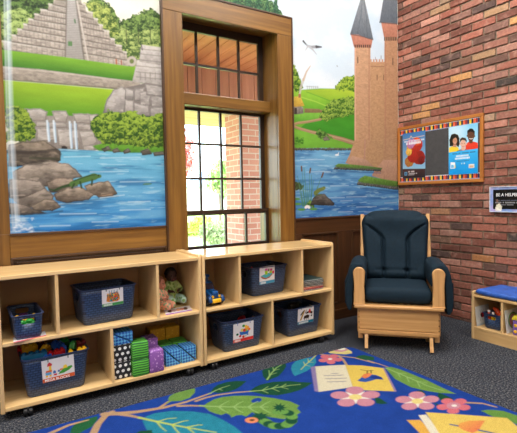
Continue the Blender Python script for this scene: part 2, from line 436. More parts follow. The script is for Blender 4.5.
bm = box(bmesh.new(), (WX1-.012, .0, WZ0), (WX1, .3, WZ1)); W_('jamb', bm, oak_z)
bm = box(bmesh.new(), (WX0, .0, WZ1-.012), (WX1, .3, WZ1)); W_('head', bm, oak_x)
bm = box(bmesh.new(), (WX0, -.03, WZ0-.03), (WX1, .3, WZ0), .004); W_('sill', bm, oak_x)
bm = box(bmesh.new(), (WX0+.012, .09, 1.925), (WX1-.012, .28, 2.02), .006); W_('transom', bm, oak_x)
def sash(name, y, z0, z1, gz0, gz1, gx0, gx1, vx, hz, t=.03):
    bm = bmesh.new(); a, b = WX0+.012, WX1-.012
    box(bm, (a, y, z0), (gx0, y+t, z1), .003); box(bm, (gx1, y, z0), (b, y+t, z1), .003)
    box(bm, (gx0, y, z0), (gx1, y+t, gz0), .003); box(bm, (gx0, y, gz1), (gx1, y+t, z1), .003)
    f = W_(name, bm, sash_m)
    o2 = Vector((-1.985, 0, .74))
    for x in vx:
        m = box(bmesh.new(), (x-.009, y+.002, gz0), (x+.009, y+t-.002, gz1), .002); m.verts.ensure_lookup_table()
        for v in m.verts: v.co -= o2
        obj('muntin', m, sash_m, f)
    for z in hz:
        m = box(bmesh.new(), (gx0, y+.003, z-.009), (gx1, y+t-.003, z+.009), .002)
        for v in m.verts: v.co -= o2
        obj('muntin', m, sash_m, f)
    m = box(bmesh.new(), (gx0, y+t/2-.002, gz0), (gx1, y+t/2+.002, gz1))
    for v in m.verts: v.co -= o2
    obj('pane', m, glass, f)
sash('transom_sash', .2, 2.02, WZ1-.012, 2.045, 2.545, -2.385, -1.59, (-2.185, -1.985, -1.787), (2.281,))
sash('upper_sash', .2, 1.04, 1.925, 1.075, 1.905, -2.385, -1.585, (-2.176, -1.978, -1.78), (1.636, 1.348))
sash('lower_sash', .15, WZ0, 1.085, .792, 1.055, -2.376, -1.575, (-2.176, -1.975, -1.775), ())

# outdoors -----------------------------------------------------------
def out(px, py, axis, val): return at(px, py, axis, val)
struct('ground', box(bmesh.new(), (-30, .3, -.42), (60, 90, -.32)), plain('lawn grass', (150, 172, 92), .9, .2, 2.0))
struct('street', box(bmesh.new(), (-30, 13.0, -.33), (60, 16.5, -.30)), plain('pale concrete', (205, 200, 190), .9, .05))
struct('porch_floor', box(bmesh.new(), (-8, .3, -.32), (6, 3.0, -.05)), plain('porch slab', (170, 160, 150), .9, .05))
cedar_y = wood('cedar ceiling', (196, 122, 74), (150, 84, 48), 'Y', .5, 14, .7)
def planked(name, lo, hi, axis, w, mat):
    bm = bmesh.new(); i = 'XYZ'.index(axis); p = lo[i]; k = 0
    while p < hi[i]-1e-6:
        a, b = list(lo), list(hi); a[i] = p+.003; b[i] = min(p+w, hi[i])-.003; box(bm, a, b, .004, 1); p += w
    return struct(name, bm, mat)
zb_in = out(200, 104, 1, 1.6)[2]; zc_out = out(232, 69, 1, 1.6)[2]
planked('porch_ceiling', (-6, .3, zc_out), (3, 1.62, zc_out+.04), 'X', .13, cedar_y)
beam_m = wood('weathered fascia', (182, 120, 96), (150, 92, 72), 'Z', .6, 12, .8)
planked('porch_beam', (-6, 1.6, zb_in), (3, 1.66, zc_out+.05), 'X', .18, beam_m)
soff_m = wood('tan soffit board', (205, 170, 130), (176, 140, 100), 'X', .6, 10, .6)
planked('porch_soffit', (-6, 1.66, zb_in), (3, 3.02, zb_in+.05), 'Y', .2, soff_m)
# brick porch column
cxl = out(242, 180, 1, 1.7)[0]
col = thing('brick_column', 'red brick porch column seen through the window', 'column', (cxl, 1.7, -.05))
def out_brick():
    m, nt, b = newmat('porch brick'); tc = nt.nodes.new('ShaderNodeTexCoord')
    sx = nt.nodes.new('ShaderNodeSeparateXYZ'); nt.links.new(tc.outputs['Object'], sx.inputs[0])
    ad = nt.nodes.new('ShaderNodeMath'); nt.links.new(sx.outputs[0], ad.inputs[0]); nt.links.new(sx.outputs[1], ad.inputs[1])
    cb = nt.nodes.new('ShaderNodeCombineXYZ'); nt.links.new(ad.outputs[0], cb.inputs[0]); nt.links.new(sx.outputs[2], cb.inputs[1])
    br = nt.nodes.new('ShaderNodeTexBrick'); nt.links.new(cb.outputs[0], br.inputs['Vector'])
    br.inputs['Color1'].default_value = lin4((178, 116, 100)); br.inputs['Color2'].default_value = lin4((194, 138, 120)); br.inputs['Mortar'].default_value = lin4((190, 170, 156))
    br.inputs['Scale'].default_value = 1; br.inputs['Brick Width'].default_value = .215; br.inputs['Row Height'].default_value = .075; br.inputs['Mortar Size'].default_value = .007; br.inputs['Bias'].default_value = -.1
    nt.links.new(br.outputs['Color'], b.inputs['Base Color']); b.inputs['Roughness'].default_value = .9
    _bump(nt, b, br.outputs['Fac'], -.4, .006); return m
ob = out_brick()
obj('shaft', box(bmesh.new(), (0, 0, .12), (.46, .44, zb_in+.05), .006), ob, col)
obj('plinth', box(bmesh.new(), (-.04, -.04, 0), (.50, .48, .12), .01), plain('column plinth', (188, 178, 165), .9), col)
# planting and a house across the street
def leaves(bm, c, r, n, s, rnd):
    for _ in range(n):
        while True:
            p = Vector((rnd.uniform(-1, 1), rnd.uniform(-1, 1), rnd.uniform(-1, 1)))
            if .25 < p.length < 1: break
        q = Vector((c[0]+p[0]*r[0], c[1]+p[1]*r[1], c[2]+p[2]*r[2])); e = Euler((rnd.uniform(0, 6), rnd.uniform(0, 6), rnd.uniform(0, 6))).to_matrix(); k = s*rnd.uniform(.6, 1.2)
        bm.faces.new([bm.verts.new(q+e @ Vector(d)) for d in ((-k, 0, 0), (0, -k*.55, .1*k), (k, 0, 0), (0, k*.55, .1*k))])
def tree(name, label, cat, base, crown, r, trunk_r, mat, n, s, seed, blobs):
    rnd = random.Random(seed); t = thing(name, label, cat, base)
    bm = bmesh.new(); top = Vector(crown)-Vector(base)
    for i in range(blobs):
        o_ = Vector((rnd.uniform(-.5, .5)*r[0], rnd.uniform(-.5, .5)*r[1], rnd.uniform(-.5, .5)*r[2])); leaves(bm, top+o_, [x*.6 for x in r], n//blobs, s, rnd)
    obj('foliage', bm, mat, t)
    bm = bmesh.new(); tube(bm, [(0, 0, 0), (.03, 0, top[2]*.5), tuple(top)], trunk_r, 8, trunk_r*.4)
    for k in range(5):
        a = k*1.3; tube(bm, [tuple(top*.75), tuple(top*.9+Vector((math.cos(a)*r[0]*.35, math.sin(a)*r[1]*.35, 0))), tuple(top+Vector((math.cos(a)*r[0]*.6, math.sin(a)*r[1]*.6, r[2]*.3)))], trunk_r*.4, 6, trunk_r*.12)
    obj('trunk', bm, plain('bark', (110, 92, 76), .9), t)
red_l = plain('red maple leaf', (214, 116, 112), .6, .2, 6); grn_l = plain('spring leaf', (140, 176, 96), .6, .25, 6)
yel_l = plain('lime leaf', (176, 190, 84), .6, .2, 6); gry_l = plain('sage leaf', (142, 156, 112), .6, .2, 6)
p = out(183, 158, 1, 8.0); tree('maple_tree', 'red leaved tree outside the left panes of the window', 'tree', (p[0]-.35, 8.0, -.32), (p[0]-.1, 8.0, p[2]+.05), (.55, .5, .85), .07, red_l, 1300, .075, 3, 7)
p = out(219, 180, 1, 13.0); tree('leafy_tree', 'green leaved tree outside, just left of the brick column', 'tree', (p[0], 13.0, -.32), tuple(p), (.6, .6, .85), .07, grn_l, 1500, .09, 5, 7)
p = out(197, 235, 2, -.32); tree('hedge_shrub', 'lime green clipped shrub beyond the window, left of the grey shrub', 'shrub', tuple(p), (p[0], p[1], .08), (.75, .6, .46), .04, yel_l, 2600, .07, 8, 9)
p = out(215, 246, 2, -.32); tree('hedge_shrub', 'grey green rounded shrub beyond the window at the column foot', 'shrub', tuple(p), (p[0]+.05, p[1], .05), (.50, .45, .44), .03, gry_l, 3000, .045, 9, 9)
p = out(214, 209, 1, 34.0)
hs = thing('house', 'pale house with a blue grey roof across the street', 'house', (p[0]-1.2, 34.0, -.32))
obj('wall', box(bmesh.new(), (0, 0, 0), (4.6, 5, 3.0-.3), .01), plain('white siding', (225, 224, 218), .8, .03), hs)
obj('roof', prism(bmesh.new(), [(-.3, 2.6), (4.9, 2.6), (2.3, 4.3)], 1, -.3, 5.3), plain('slate roof', (120, 140, 158), .8), hs)
obj('door', box(bmesh.new(), (3.4, -.05, 0), (4.3, .02, 2.1), .01), plain('house door', (120, 110, 100), .7), hs)
obj('window', box(bmesh.new(), (1.0, -.05, .9), (2.2, .02, 2.1), .01), plain('house pane', (120, 135, 150), .2), hs)

# light: sky, a high sun outside, ceiling troffers in the room ---------------
w = bpy.data.worlds.new('sky'); S.world = w; w.use_nodes = True; nt = w.node_tree
bg = nt.nodes['Background']; sk = nt.nodes.new('ShaderNodeTexSky'); sk.sky_type = 'NISHITA'; sk.sun_disc = False; sk.sun_elevation = math.radians(48); sk.sun_rotation = math.radians(210)
mi = nt.nodes.new('ShaderNodeMix'); mi.data_type = 'RGBA'; mi.inputs[0].default_value = .18
mi.inputs[6].default_value = (.86, .95, 1.0, 1); nt.links.new(sk.outputs[0], mi.inputs[7]); nt.links.new(mi.outputs[2], bg.inputs['Color']); bg.inputs['Strength'].default_value = SKY
sun = bpy.data.lights.new('sun', 'SUN'); sun.energy = SUN; sun.angle = math.radians(2); sun.color = (1, .95, .88)
so = bpy.data.objects.new('sun', sun); COL.objects.link(so)
so.rotation_euler = Vector((.62, -.45, -.95)).to_track_quat('-Z', 'Y').to_euler()
for (x, y, pw) in TROFFERS:
    l = bpy.data.lights.new('troffer', 'AREA'); l.shape = 'RECTANGLE'; l.size = 1.2; l.size_y = .6; l.energy = TROF_W*pw; l.color = (1.0, .965, .92)
    lo = bpy.data.objects.new('troffer', l); COL.objects.link(lo); lo.location = (x, y, H_CEIL-.03)

cam = bpy.data.cameras.new('camera'); cam.sensor_width = 36; cam.sensor_fit = 'HORIZONTAL'; cam.lens = FOC/517*36; cam.clip_start = .05; cam.clip_end = 300
co = bpy.data.objects.new('camera', cam); COL.objects.link(co)
M = Matrix.Identity(4)
for i in range(3): M[i][0], M[i][1], M[i][2], M[i][3] = _r[i], _u[i], -_fw[i], CAM[i]
co.matrix_world = M; S.camera = co
S.view_settings.view_transform = 'Standard'; S.view_settings.look = 'None'; S.view_settings.gamma = 1; S.view_settings.use_curve_mapping = False
S.view_settings.exposure = EXPO
# ================================================================== THE PAINTED MURALS
mural_m = attr_mat('mural paint', .5, .22, .05, 220)
def paint_water(c, pts, light, deep, seed):
    r = c.poly(pts, light, deep)
    w, sd = r; U, V = c.U[w], c.V[w]
    k = fbm(U*3.2, V*34, 4, seed); k2 = fbm(U*9, V*90, 3, seed+4)
    m = np.clip(.5-sd/c.soft/2, 0, 1)
    c._blend(w, m*np.clip((k-.5)*2.2, 0, .4), L((126, 186, 218)))
    c._blend(w, m*np.clip((.47-k)*3.0, 0, .55), L((22, 84, 142)))
    c._blend(w, m*np.clip((k2-.62)*4, 0, .5), L((176, 214, 230)))
def clouds(c, pts, a, b, cl, seed, amt=1.0):
    w, sd = c.poly(pts, a, b); U, V = c.U[w], c.V[w]; k = fbm(U*2.4, V*4.2, 5, seed)
    c._blend(w, np.clip(.5-sd/c.soft/2, 0, 1)*np.clip((k-.42)*4.0, 0, 1)*amt, cl)
STEP = .0042
def left_mural():
    c = Canvas(np.arange(-3.5775, -2.565, STEP), np.arange(.98, 3.2, STEP), L((214, 212, 196)), at_wall)
    P, K, F = c.poly, c.stroke, c.foliage
    clouds(c, [(-5, -170), (175, -170), (175, 70), (-5, 70)], L((190, 206, 214)), L((222, 216, 194)), L((232, 228, 214)), 3)
    F([(-5, 0), (30, -8), (62, -12), (60, 10), (40, 26), (8, 50), (-5, 50)], L((34, 56, 26)), L((92, 122, 58)))
    F([(0, 14), (10, 8), (22, 9), (32, 16), (34, 26), (20, 38), (0, 50)], L((70, 98, 40)), L((160, 182, 106)), top=.5)
    F([(86, 2), (96, -1), (108, 4), (116, 14), (121, 26), (124, 20), (132, 17), (142, 12), (150, 9), (160, 14), (170, 14), (170, 62), (120, 62)], L((44, 72, 32)), L((118, 146, 72)), top=.5)
    F([(110, 32), (122, 28), (132, 34), (146, 30), (158, 29), (170, 34), (170, 76), (126, 72)], L((70, 98, 44)), L((160, 178, 102)), top=.5)
    F([(84, 4), (98, 2), (108, 8), (116, 22), (118, 36), (104, 36)], L((66, 96, 36)), L((168, 182, 92)), top=.6)
    for x in (95, 104, 126, 138, 150): K([(x, 30), (x+.5, 44)], .004, L((48, 48, 34)))
    # stepped pyramid
    lx = [(2.5, 41, 4, 50.5), (12.5, 35, 4, 42), (18, 29, 11, 36), (24, 24, 17, 30), (29, 19, 23, 25), (35, 14, 28, 20), (41, 9.5, 34, 15), (49, 4, 40, 10), (54, -1, 46, 5), (57, -6, 52, 0)]
    rx = [(127, 60, 129, 68), (126, 52, 128, 61), (121, 45.6, 125, 53), (114, 39, 119, 47), (108.5, 31, 113, 40), (102, 25, 108, 32), (97, 19, 102, 26), (92, 12.5, 96, 20), (85, 4, 91, 13), (80, -3, 85, 5)]
    st, sd, sl = L((176, 167, 156)), L((132, 122, 112)), L((206, 200, 190))
    for i in range(10):
        a, b = lx[i], rx[i]
        if i: a = (a[0], a[1], a[0]-1.2, lx[i-1][1]+1.2); b = (b[0], b[1], b[0]+1.4, rx[i-1][1]+1.0)
        P([(a[0], a[1]), (70, (a[1]+b[1])/2), (b[0], b[1]), (b[2], b[3]), (75, (a[3]+b[3])/2+1), (a[2], a[3])], st, L((158, 148, 138)), noise=.55, nf=95, ax=.45)
        K([(a[0], a[1]+.6), (70, (a[1]+b[1])/2+.8), (b[0], b[1]+.6)], .012, sl, alpha=.75)
        K([(a[2], a[3]-.3), (75, (a[3]+b[3])/2+.4), (b[2], b[3]-.3)], .009, L((84, 76, 68)), alpha=.75)
        for t in np.linspace(.03, .97, 24):
            x = a[0]+(b[0]-a[0])*t; y0 = a[1]+(b[1]-a[1])*t+1.5; y1 = a[3]+(b[3]-a[3])*t-.7
            K([(x+(i % 2)*1.5, y0), (x+(i % 2)*1.5+.3, y1)], .005, L((112, 103, 95)), alpha=.5)
    P([(66.5, -3), (75.5, -3), (84, 61), (65.5, 58)], L((184, 181, 178)), L((160, 156, 150)), noise=.15)
    for i in range(34):
        y = 1.5+i*1.72; K([(66.7, y), (75.7+i*.245, y+.5)], .0055, L((124, 118, 112)), alpha=.75)
    K([(66.5, -2), (65.2, 58)], .009, L((104, 96, 88)), alpha=.8); K([(75.6, 0), (84.2, 61)], .011, L((104, 96, 88)), alpha=.8); K([(77, 2), (88, 61)], .011, L((196, 188, 178)), alpha=.8)
    P([(64, -12), (79, -12), (79, -1), (64, -1)], st, noise=.3); P([(68, -9), (71, -9), (71, -.5), (68, -.5)], L((70, 50, 44))); P([(73, -9), (75, -9), (75, 0), (73, 0)], L((70, 50, 44)))
    for x in (69, 71): K([(x, 42.5), (x, 45.5)], .012, L((70, 122, 60)))
    K([(74.5, 20), (75, 23)], .009, L((70, 110, 70))); K([(116, 60), (116.4, 65)], .011, L((168, 96, 60))); K([(121, 61), (121.4, 65)], .009, L((150, 90, 70)))
    # grass terraces
    P([(-2, 49.5), (65, 57.5), (86, 60.5), (129, 66.5), (145, 69), (145, 84), (110, 80), (40, 71), (-2, 66.5)], L((118, 166, 46)), L((46, 108, 32)), noise=.2, nf=26, ax=.25)
    P([(-2, 66), (40, 69.5), (110, 78.5), (140, 82), (140, 92), (110, 88.5), (60, 84), (-2, 79)], L((164, 154, 142)), L((140, 130, 118)), noise=.45, nf=80, ax=.5)
    K([(-2, 79.2), (60, 84.2), (117, 89)], .009, L((72, 76, 44)), alpha=.8); K([(-2, 67), (60, 73), (120, 80.5)], .008, L((200, 190, 176)), alpha=.6)
    P([(-2, 80), (60, 85), (118, 90), (112, 118), (-2, 116)], L((150, 182, 44)), L((56, 128, 32)), noise=.16, nf=18, ax=.25)
    # ruin on the right
    for q in ([(137, 60), (163, 64), (163, 86), (132, 82)], [(141, 45), (163, 48), (163, 66), (139, 62)]):
        P(q, L((196, 190, 184)), L((160, 154, 148)), noise=.25, nf=60)
    for a in (49, 54, 60, 66, 72, 77): K([(139-(a > 60)*3, a), (163, a+2.6)], .006, L((112, 106, 102)), alpha=.7)
    for x in (140, 145, 150, 155, 160): K([(x, 73), (x, 80)], .006, L((120, 112, 108)), alpha=.7)
    K([(141, 45), (142, 50)], .008, L((90, 86, 84)))
    c.ell(131.5, 61.5, 5, 5, L((178, 170, 160))); c.ell(131.5, 61.5, 2.2, 2.4, L((104, 116, 66)))
    P([(104, 112), (108, 98), (116, 89), (134, 86), (146, 83), (165, 86), (165, 118), (124, 116)], L((120, 112, 108)))
    gl, gd = L((186, 180, 174)), L((132, 126, 122))
    for q in ([(103, 113), (106, 101), (113, 90), (122, 87), (126, 90), (124, 114)], [(125, 88), (134, 90), (133, 101), (125, 100)], [(125, 100), (133, 101), (134, 114), (124, 114)],
              [(134, 88), (144, 88), (144, 101), (134, 101)], [(139, 92), (150, 91), (150, 106), (140, 106)], [(145, 84), (163, 87), (163, 97), (146, 95)], [(150, 96), (163, 97), (163, 108), (151, 107)], [(134, 103), (148, 106), (150, 116), (134, 116)], [(150, 107), (164, 107), (164, 118), (150, 118)]):
        c.rock(q, gl, gd, .25)
    # waterfall blocks
    P([(20, 116), (104, 116), (104, 150), (20, 150)], L((150, 143, 136)), L((126, 118, 112)), noise=.25)
    for q in ([(24, 109), (40, 109), (47.5, 112), (46, 121), (30, 121), (23, 116)], [(51.5, 111), (66, 111), (68.5, 116), (66, 123), (55, 122)], [(72.5, 114), (88, 113.5), (92, 116), (92, 123.5), (76, 123.5)], [(88, 114), (98, 115), (96, 124), (90, 124)],
              [(35, 121), (47, 121), (47, 127), (36, 127)], [(47, 122), (67, 123), (67, 128), (48, 128)], [(68, 124), (76, 124), (76, 129), (68, 129)], [(77, 124), (92, 124), (90, 131), (78, 130)], [(36, 128), (56, 128), (58, 141), (36, 141)], [(57, 129), (78, 130), (80, 149), (58, 146)], [(78, 131), (94, 131), (98, 143), (82, 148)], [(83, 146), (94, 145), (95, 151), (83, 151)], [(94, 146), (102, 144), (103, 150), (95, 150)]):
        c.rock(q, L((190, 183, 176)), L((146, 138, 130)), .2)
    P([(61, 150), (61.5, 146.5), (64, 145.8), (67, 147), (67.5, 150)], L((48, 40, 36)))
    for x, y0, y1 in ((47, 121, 141), (53.5, 121, 142), (69.5, 122, 148), (74.5, 122, 149)):
        K([(x, y0), (x+.6, (y0+y1)/2), (x+1.8, y1)], .011, L((214, 230, 240)), alpha=.85); K([(x+1.4, y0+2), (x+2.6, y1)], .005, L((150, 190, 220)), alpha=.8)
    F([(6, 106), (18, 107), (28, 114), (36, 128), (35, 138), (24, 141), (6, 142)], L((50, 88, 30)), L((144, 168, 58)), top=.6)
    P([(92, 146), (110, 142), (170, 146), (170, 156), (130, 154), (100, 152)], L((110, 168, 52)), L((60, 110, 36)), noise=.3)
    F([(90, 124), (96, 116), (108, 110), (120, 113), (132, 112), (146, 116), (168, 113), (168, 148), (140, 147), (120, 144), (104, 143), (94, 136)], L((50, 88, 30)), L((144, 172, 60)), top=.75)
    for x in range(104, 165, 5): K([(x, 136), (x+1, 145)], .005, L((58, 64, 34)), alpha=.55)
    # lake
    paint_water(c, [(-3, 150), (60, 149), (100, 151), (130, 153), (175, 153), (175, 240), (-3, 240)], L((108, 178, 204)), L((26, 116, 200)), 21)
    for x0, x1, y in ((64, 90, 157), (100, 140, 158), (90, 128, 172), (120, 150, 210), (92, 118, 222), (60, 96, 214), (128, 150, 202), (40, 70, 226), (80, 110, 196), (120, 150, 182)):
        K([(x0, y), (x1, y-.6)], .006, L((196, 222, 234)), alpha=.6)
    for q in ([(101, 149), (108, 146), (112, 150), (104, 152)], [(112, 150), (117, 148), (121, 152), (113, 153)], [(122, 151), (128, 148), (131, 152), (124, 154)], [(140, 151), (148, 149), (152, 154), (142, 155)], [(153, 153), (162, 151), (168, 155), (154, 156)]):
        c.rock(q, L((136, 130, 122)), L((60, 56, 50)))
    rl, rd = L((146, 134, 122)), L((74, 66, 60))
    c.rock([(8, 145), (22, 142), (44, 141), (55, 147), (61, 152), (61, 161), (40, 165), (8, 167)], L((145, 132, 116)), L((41, 36, 33)), .5)
    K([(8, 152), (30, 153), (55, 150), (60, 154)], .018, L((52, 46, 42)), alpha=.7); K([(30, 158), (58, 159)], .012, L((60, 66, 46)), alpha=.7)
    c.rock([(13, 172), (24, 165), (50, 161), (68, 164), (76, 170), (82, 177), (62, 182), (46, 187), (13, 181)], L((178, 165, 151)), L((66, 60, 56)), .45)
    c.rock([(46, 182), (56, 178), (72, 178), (78, 186), (60, 193), (50, 192)], L((167, 151, 136)), L((60, 54, 48)), .45)
    c.rock([(9, 179), (26, 179), (40, 181), (46, 189), (38, 194), (16, 199), (9, 198)], L((165, 154, 143)), L((63, 57, 53)), .45)
    c.rock([(84, 186), (92, 183), (108, 181), (114, 188), (117, 194), (104, 197), (88, 194)], L((171, 156, 138)), L((57, 50, 44)), .45)
    c.rock([(54, 194), (66, 188), (80, 187), (94, 194), (88, 200), (66, 203), (56, 200)], L((173, 158, 143)), L((60, 54, 48)), .45)
    c.rock([(96, 195), (112, 193), (114, 196), (98, 198)], L((165, 143, 123)), L((64, 54, 47)), .3)
    c.rock([(14, 200), (30, 194), (44, 188), (54, 196), (52, 202), (34, 208), (20, 206)], L((162, 151, 140)), L((59, 53, 48)), .45)
    c.rock([(30, 206), (44, 199), (54, 200), (61, 207), (52, 211), (34, 211)], L((165, 151, 136)), L((56, 50, 44)), .45)
    c.rock([(9, 203), (24, 204), (34, 209), (46, 213), (24, 215), (9, 214)], L((154, 143, 134)), L((57, 53, 50)), .45)
    K([(12, 215), (40, 214), (62, 211)], .014, L((46, 62, 78)), alpha=.5); K([(60, 205), (92, 200), (118, 196)], .010, L((46, 72, 98)), alpha=.5); K([(100, 198), (124, 195)], .005, L((206, 226, 234)), alpha=.7)
    # iguana
    g1, g2 = L((78, 112, 58)), L((44, 70, 38))
    K([(49, 189), (54, 190.5), (62, 187), (70, 185), (76, 182)], .006, g2, .026); K([(72, 184), (80, 181), (88, 178.5), (94, 176.8)], .036, g1, .046); K([(93, 176.8), (99.5, 176.2)], .042, g1, .024)
    K([(74, 181), (82, 178), (90, 175.5), (96, 174.6)], .007, g2); K([(80, 182), (81.5, 188)], .012, g2); K([(92, 180), (91.5, 185)], .012, g2); K([(74, 184), (72, 188)], .011, g2)
    c.ell(98.2, 175.6, .7, .7, L((30, 30, 24)))
    c.ell(147, 184, 4, .9, L((96, 140, 110))); K([(143, 184.6), (151, 183.6)], .006, L((70, 116, 90)))
    # painted cascade down the left edge
    for dx, wd, al, cl in ((0, .02, .34, (204, 222, 234)), (1.6, .010, .6, (232, 240, 246)), (3.2, .008, .5, (210, 228, 240)), (-1.6, .009, .45, (214, 226, 232)), (4.6, .006, .4, (236, 242, 246)), (2.4, .016, .32, (196, 216, 232))):
        K([(5+dx, -60), (6.5+dx, 40), (8.5+dx*1.05, 120), (12+dx*1.1, 190), (14.5+dx*1.2, 226)], wd, L(cl), alpha=al*.62)
    w, sd = P([(9, 216), (20, 216), (30, 224), (35, 232), (9, 233)], L((226, 238, 246)), wob=.03, wf=24, alpha=.16)
    for i in range(26):
        rr = random.Random(i); x = 11+rr.random()*22; y = 218+rr.random()*14; c.ell(x, y, 1.6*rr.random()+.5, .6, L((240, 246, 250)), n=8, alpha=.5)
    c.c *= .85
    o = c.mesh('mural', lambda u, v: (u, np.full_like(u, -.0065), v), mural_m, thick=(0, .005, 0))
    tag(o, 'wall mural of a stepped stone pyramid, waterfall and iguana by a lake', 'mural')
left_mural()

def right_mural():
    c = Canvas(np.arange(-2.555, -.003, STEP), np.arange(.982, 3.2, STEP), L((196, 214, 226)), at_wall)
    P, K, F = c.poly, c.stroke, c.foliage
    clouds(c, [(150, -260), (410, -260), (410, 110), (150, 110)], L((146, 194, 228)), L((212, 226, 236)), L((228, 235, 240)), 31, .72)
    # pines above the window
    F([(150, -40), (200, -30), (240, -20), (262, -4), (272, 2), (282, 14), (286, 24), (200, 10), (150, 0)], L((34, 66, 40)), L((98, 140, 84)), f=46)
    for x, y0, y1, wd in ((275.5, -4, 22, 8), (267, -2, 20, 6), (258, -14, 18, 8), (248, -20, 14, 8), (236, -26, 12, 9), (222, -30, 8, 9)):
        for k in range(7):
            t = k/7; yy = y0+(y1-y0)*t; ww = wd*(.15+.85*t)
            F([(x, yy-3), (x+ww, yy+5), (x+ww*.3, yy+4), (x, yy+6), (x-ww*.3, yy+4), (x-ww, yy+4)], L((26, 70, 48)), L((66, 122, 80)), wob=.01, f=50)
    # hills
    P([(286, 82), (300, 90), (320, 88.5), (340, 89), (360, 90), (360, 175), (286, 175)], L((128, 180, 56)), L((66, 140, 44)), noise=.18, nf=16, ax=.4)
    P([(300, 91), (330, 89), (360, 91), (360, 108), (340, 106), (318, 99)], L((176, 200, 64)), L((118, 172, 48)), noise=.15, nf=16, ax=.3)
    P([(288, 86), (304, 91), (322, 97), (340, 106), (326, 112), (305, 108), (288, 100)], L((150, 196, 62)), L((92, 160, 46)), noise=.16, nf=16)
    K([(306, 92), (322, 98), (338, 104.5)], .008, L((82, 146, 46)), alpha=.7); K([(300, 97), (316, 102), (328, 107)], .008, L((186, 212, 96)), alpha=.6)
    F([(286, 60), (294, 66), (299, 76), (303, 88), (298, 92), (286, 88)], L((58, 106, 30)), L((160, 188, 74)), top=.6)
    F([(335, 88), (338, 81), (345, 77), (352, 76), (360, 78), (360, 92), (336, 90)], L((70, 120, 32)), L((168, 194, 72)), top=.6)
    for x in range(307, 318, 2): K([(x, 86.5), (x, 89)], .007, L((158, 170, 164)), alpha=.8)
    K([(306, 86.5), (318, 87.3)], .006, L((150, 162, 160)), alpha=.8)
    # smoke, cottage
    K([(299.2, 95), (300.5, 87), (303, 80)], .020, L((190, 182, 174)), .026, alpha=.75); K([(303, 80), (306, 72), (310, 66)], .024, L((196, 172, 146)), .008, alpha=.85)
    P([(288, 105), (300, 106), (303, 108), (303, 115), (288, 114)], L((146, 138, 132)), L((100, 92, 84)), noise=.5)
    P([(286, 97), (300, 96.5), (304, 106), (296, 107), (286, 106)], L((214, 182, 78)), L((178, 142, 56)), noise=.25, nf=80)
    P([(298, 94), (300.4, 94), (300.4, 98), (298, 98)], L((160, 108, 80))); P([(294, 108), (296.5, 108), (296.5, 114), (294, 114)], L((66, 56, 50)))
    P([(304, 108.5), (318, 109), (327, 112), (318, 114), (304, 113)], L((142, 118, 84)), L((116, 96, 66)), noise=.2)
    P([(288, 116), (306, 113), (320, 113), (330, 118), (318, 122), (300, 122), (288, 120)], L((128, 186, 70)), L((92, 160, 52)), noise=.15)
    P([(296, 131), (306, 123), (330, 116), (356, 112), (356, 142), (330, 135), (310, 131)], L((72, 152, 42)), L((56, 134, 40)), noise=.2, nf=14, ax=.4)
    F([(318, 119), (321, 112), (327, 104), (333, 100), (341, 98), (356, 97), (356, 115), (340, 117), (326, 121)], L((60, 108, 34)), L((150, 180, 78)), top=.7, f=44)
    for q, a, b in (([(288, 126), (298, 123), (308, 121.8), (320, 119.5)], .022, .022), ([(291, 125.5), (300, 129), (312, 132.5), (326, 135.5), (342, 139.5), (358, 144.5)], .022, .046)):
        K(q, a, L((160, 128, 98)), b); K([(x, y-.6) for x, y in q], a*.3, L((188, 160, 126)), b*.3, alpha=.7)
    P([(288, 128), (298, 130), (312, 134), (330, 138), (356, 147), (356, 150), (288, 150)], L((120, 180, 62)), L((100, 160, 52)), noise=.22, nf=18, ax=.4)
    F([(315, 134), (319, 129), (325, 132), (333, 139), (320, 139)], L((44, 80, 34)), L((110, 150, 68))); c.rock([(322, 139), (326, 136), (330, 140), (324, 141)], L((160, 150, 138)), L((100, 92, 84)))
    F([(291, 141), (296, 137), (303, 138), (303, 145), (291, 145)], L((60, 124, 36)), L((116, 172, 62)))
    # lake
    paint_water(c, [(286, 149), (320, 148), (358, 149), (410, 150), (410, 222), (286, 222)], L((116, 174, 210)), L((20, 88, 168)), 51)
    for i in range(26):
        rr = random.Random(i+40); x = 292+i*2.5; c.rock([(x-1.6, 150), (x-.6, 147.6+rr.random()), (x+1.4, 148+rr.random()), (x+1.8, 150.6)], L((132, 126, 112)), L((66, 64, 56)))
    for x0, x1, y in ((338, 352, 212), (356, 376, 207), (322, 344, 198), (300, 324, 160), (340, 352, 201), (306, 330, 172), (346, 366, 197), (330, 348, 186), (364, 380, 212), (384, 396, 203)):
        K([(x0, y), (x1, y-.4)], .006, L((206, 224, 236)), alpha=.6)
    # castle
    br, bl_, bd = L((192, 150, 124)), L((212, 168, 142)), L((158, 116, 92))
    def bricks(q, a, b): P(q, a, b, noise=.26, nf=90, ax=.5)
    bricks([(366, 62), (390, 62), (390, 170), (372, 167), (364, 160)], L((190, 150, 114)), L((178, 140, 102)))
    for k in range(6): x = 369.5+k*2.9; P([(x, 59.4), (x+1.7, 59.4), (x+1.7, 63), (x, 63)], L((198, 154, 126)))
    K([(366, 66.5), (386, 66.8)], .009, L((142, 104, 84)), alpha=.8)
    for x in (369.8, 376.6, 383.2): K([(x, 75.5), (x, 80)], .010, L((86, 62, 52)))
    bricks([(354, 44), (370, 44), (370, 140), (366, 150), (366, 163), (345, 163), (349, 155), (354, 141)], L((196, 156, 124)), L((184, 144, 108)))
    K([(354.8, 46), (354.8, 140)], .014, L((226, 182, 158)), alpha=.6); K([(368.6, 48), (368.6, 140)], .016, L((160, 114, 92)), alpha=.6); K([(364.6, 140), (364, 158)], .016, L((178, 132, 118)), alpha=.7)
    P([(345, 163), (352, 156), (366, 160), (374, 167), (350, 165)], L((196, 158, 134)), L((162, 126, 104)), noise=.2)
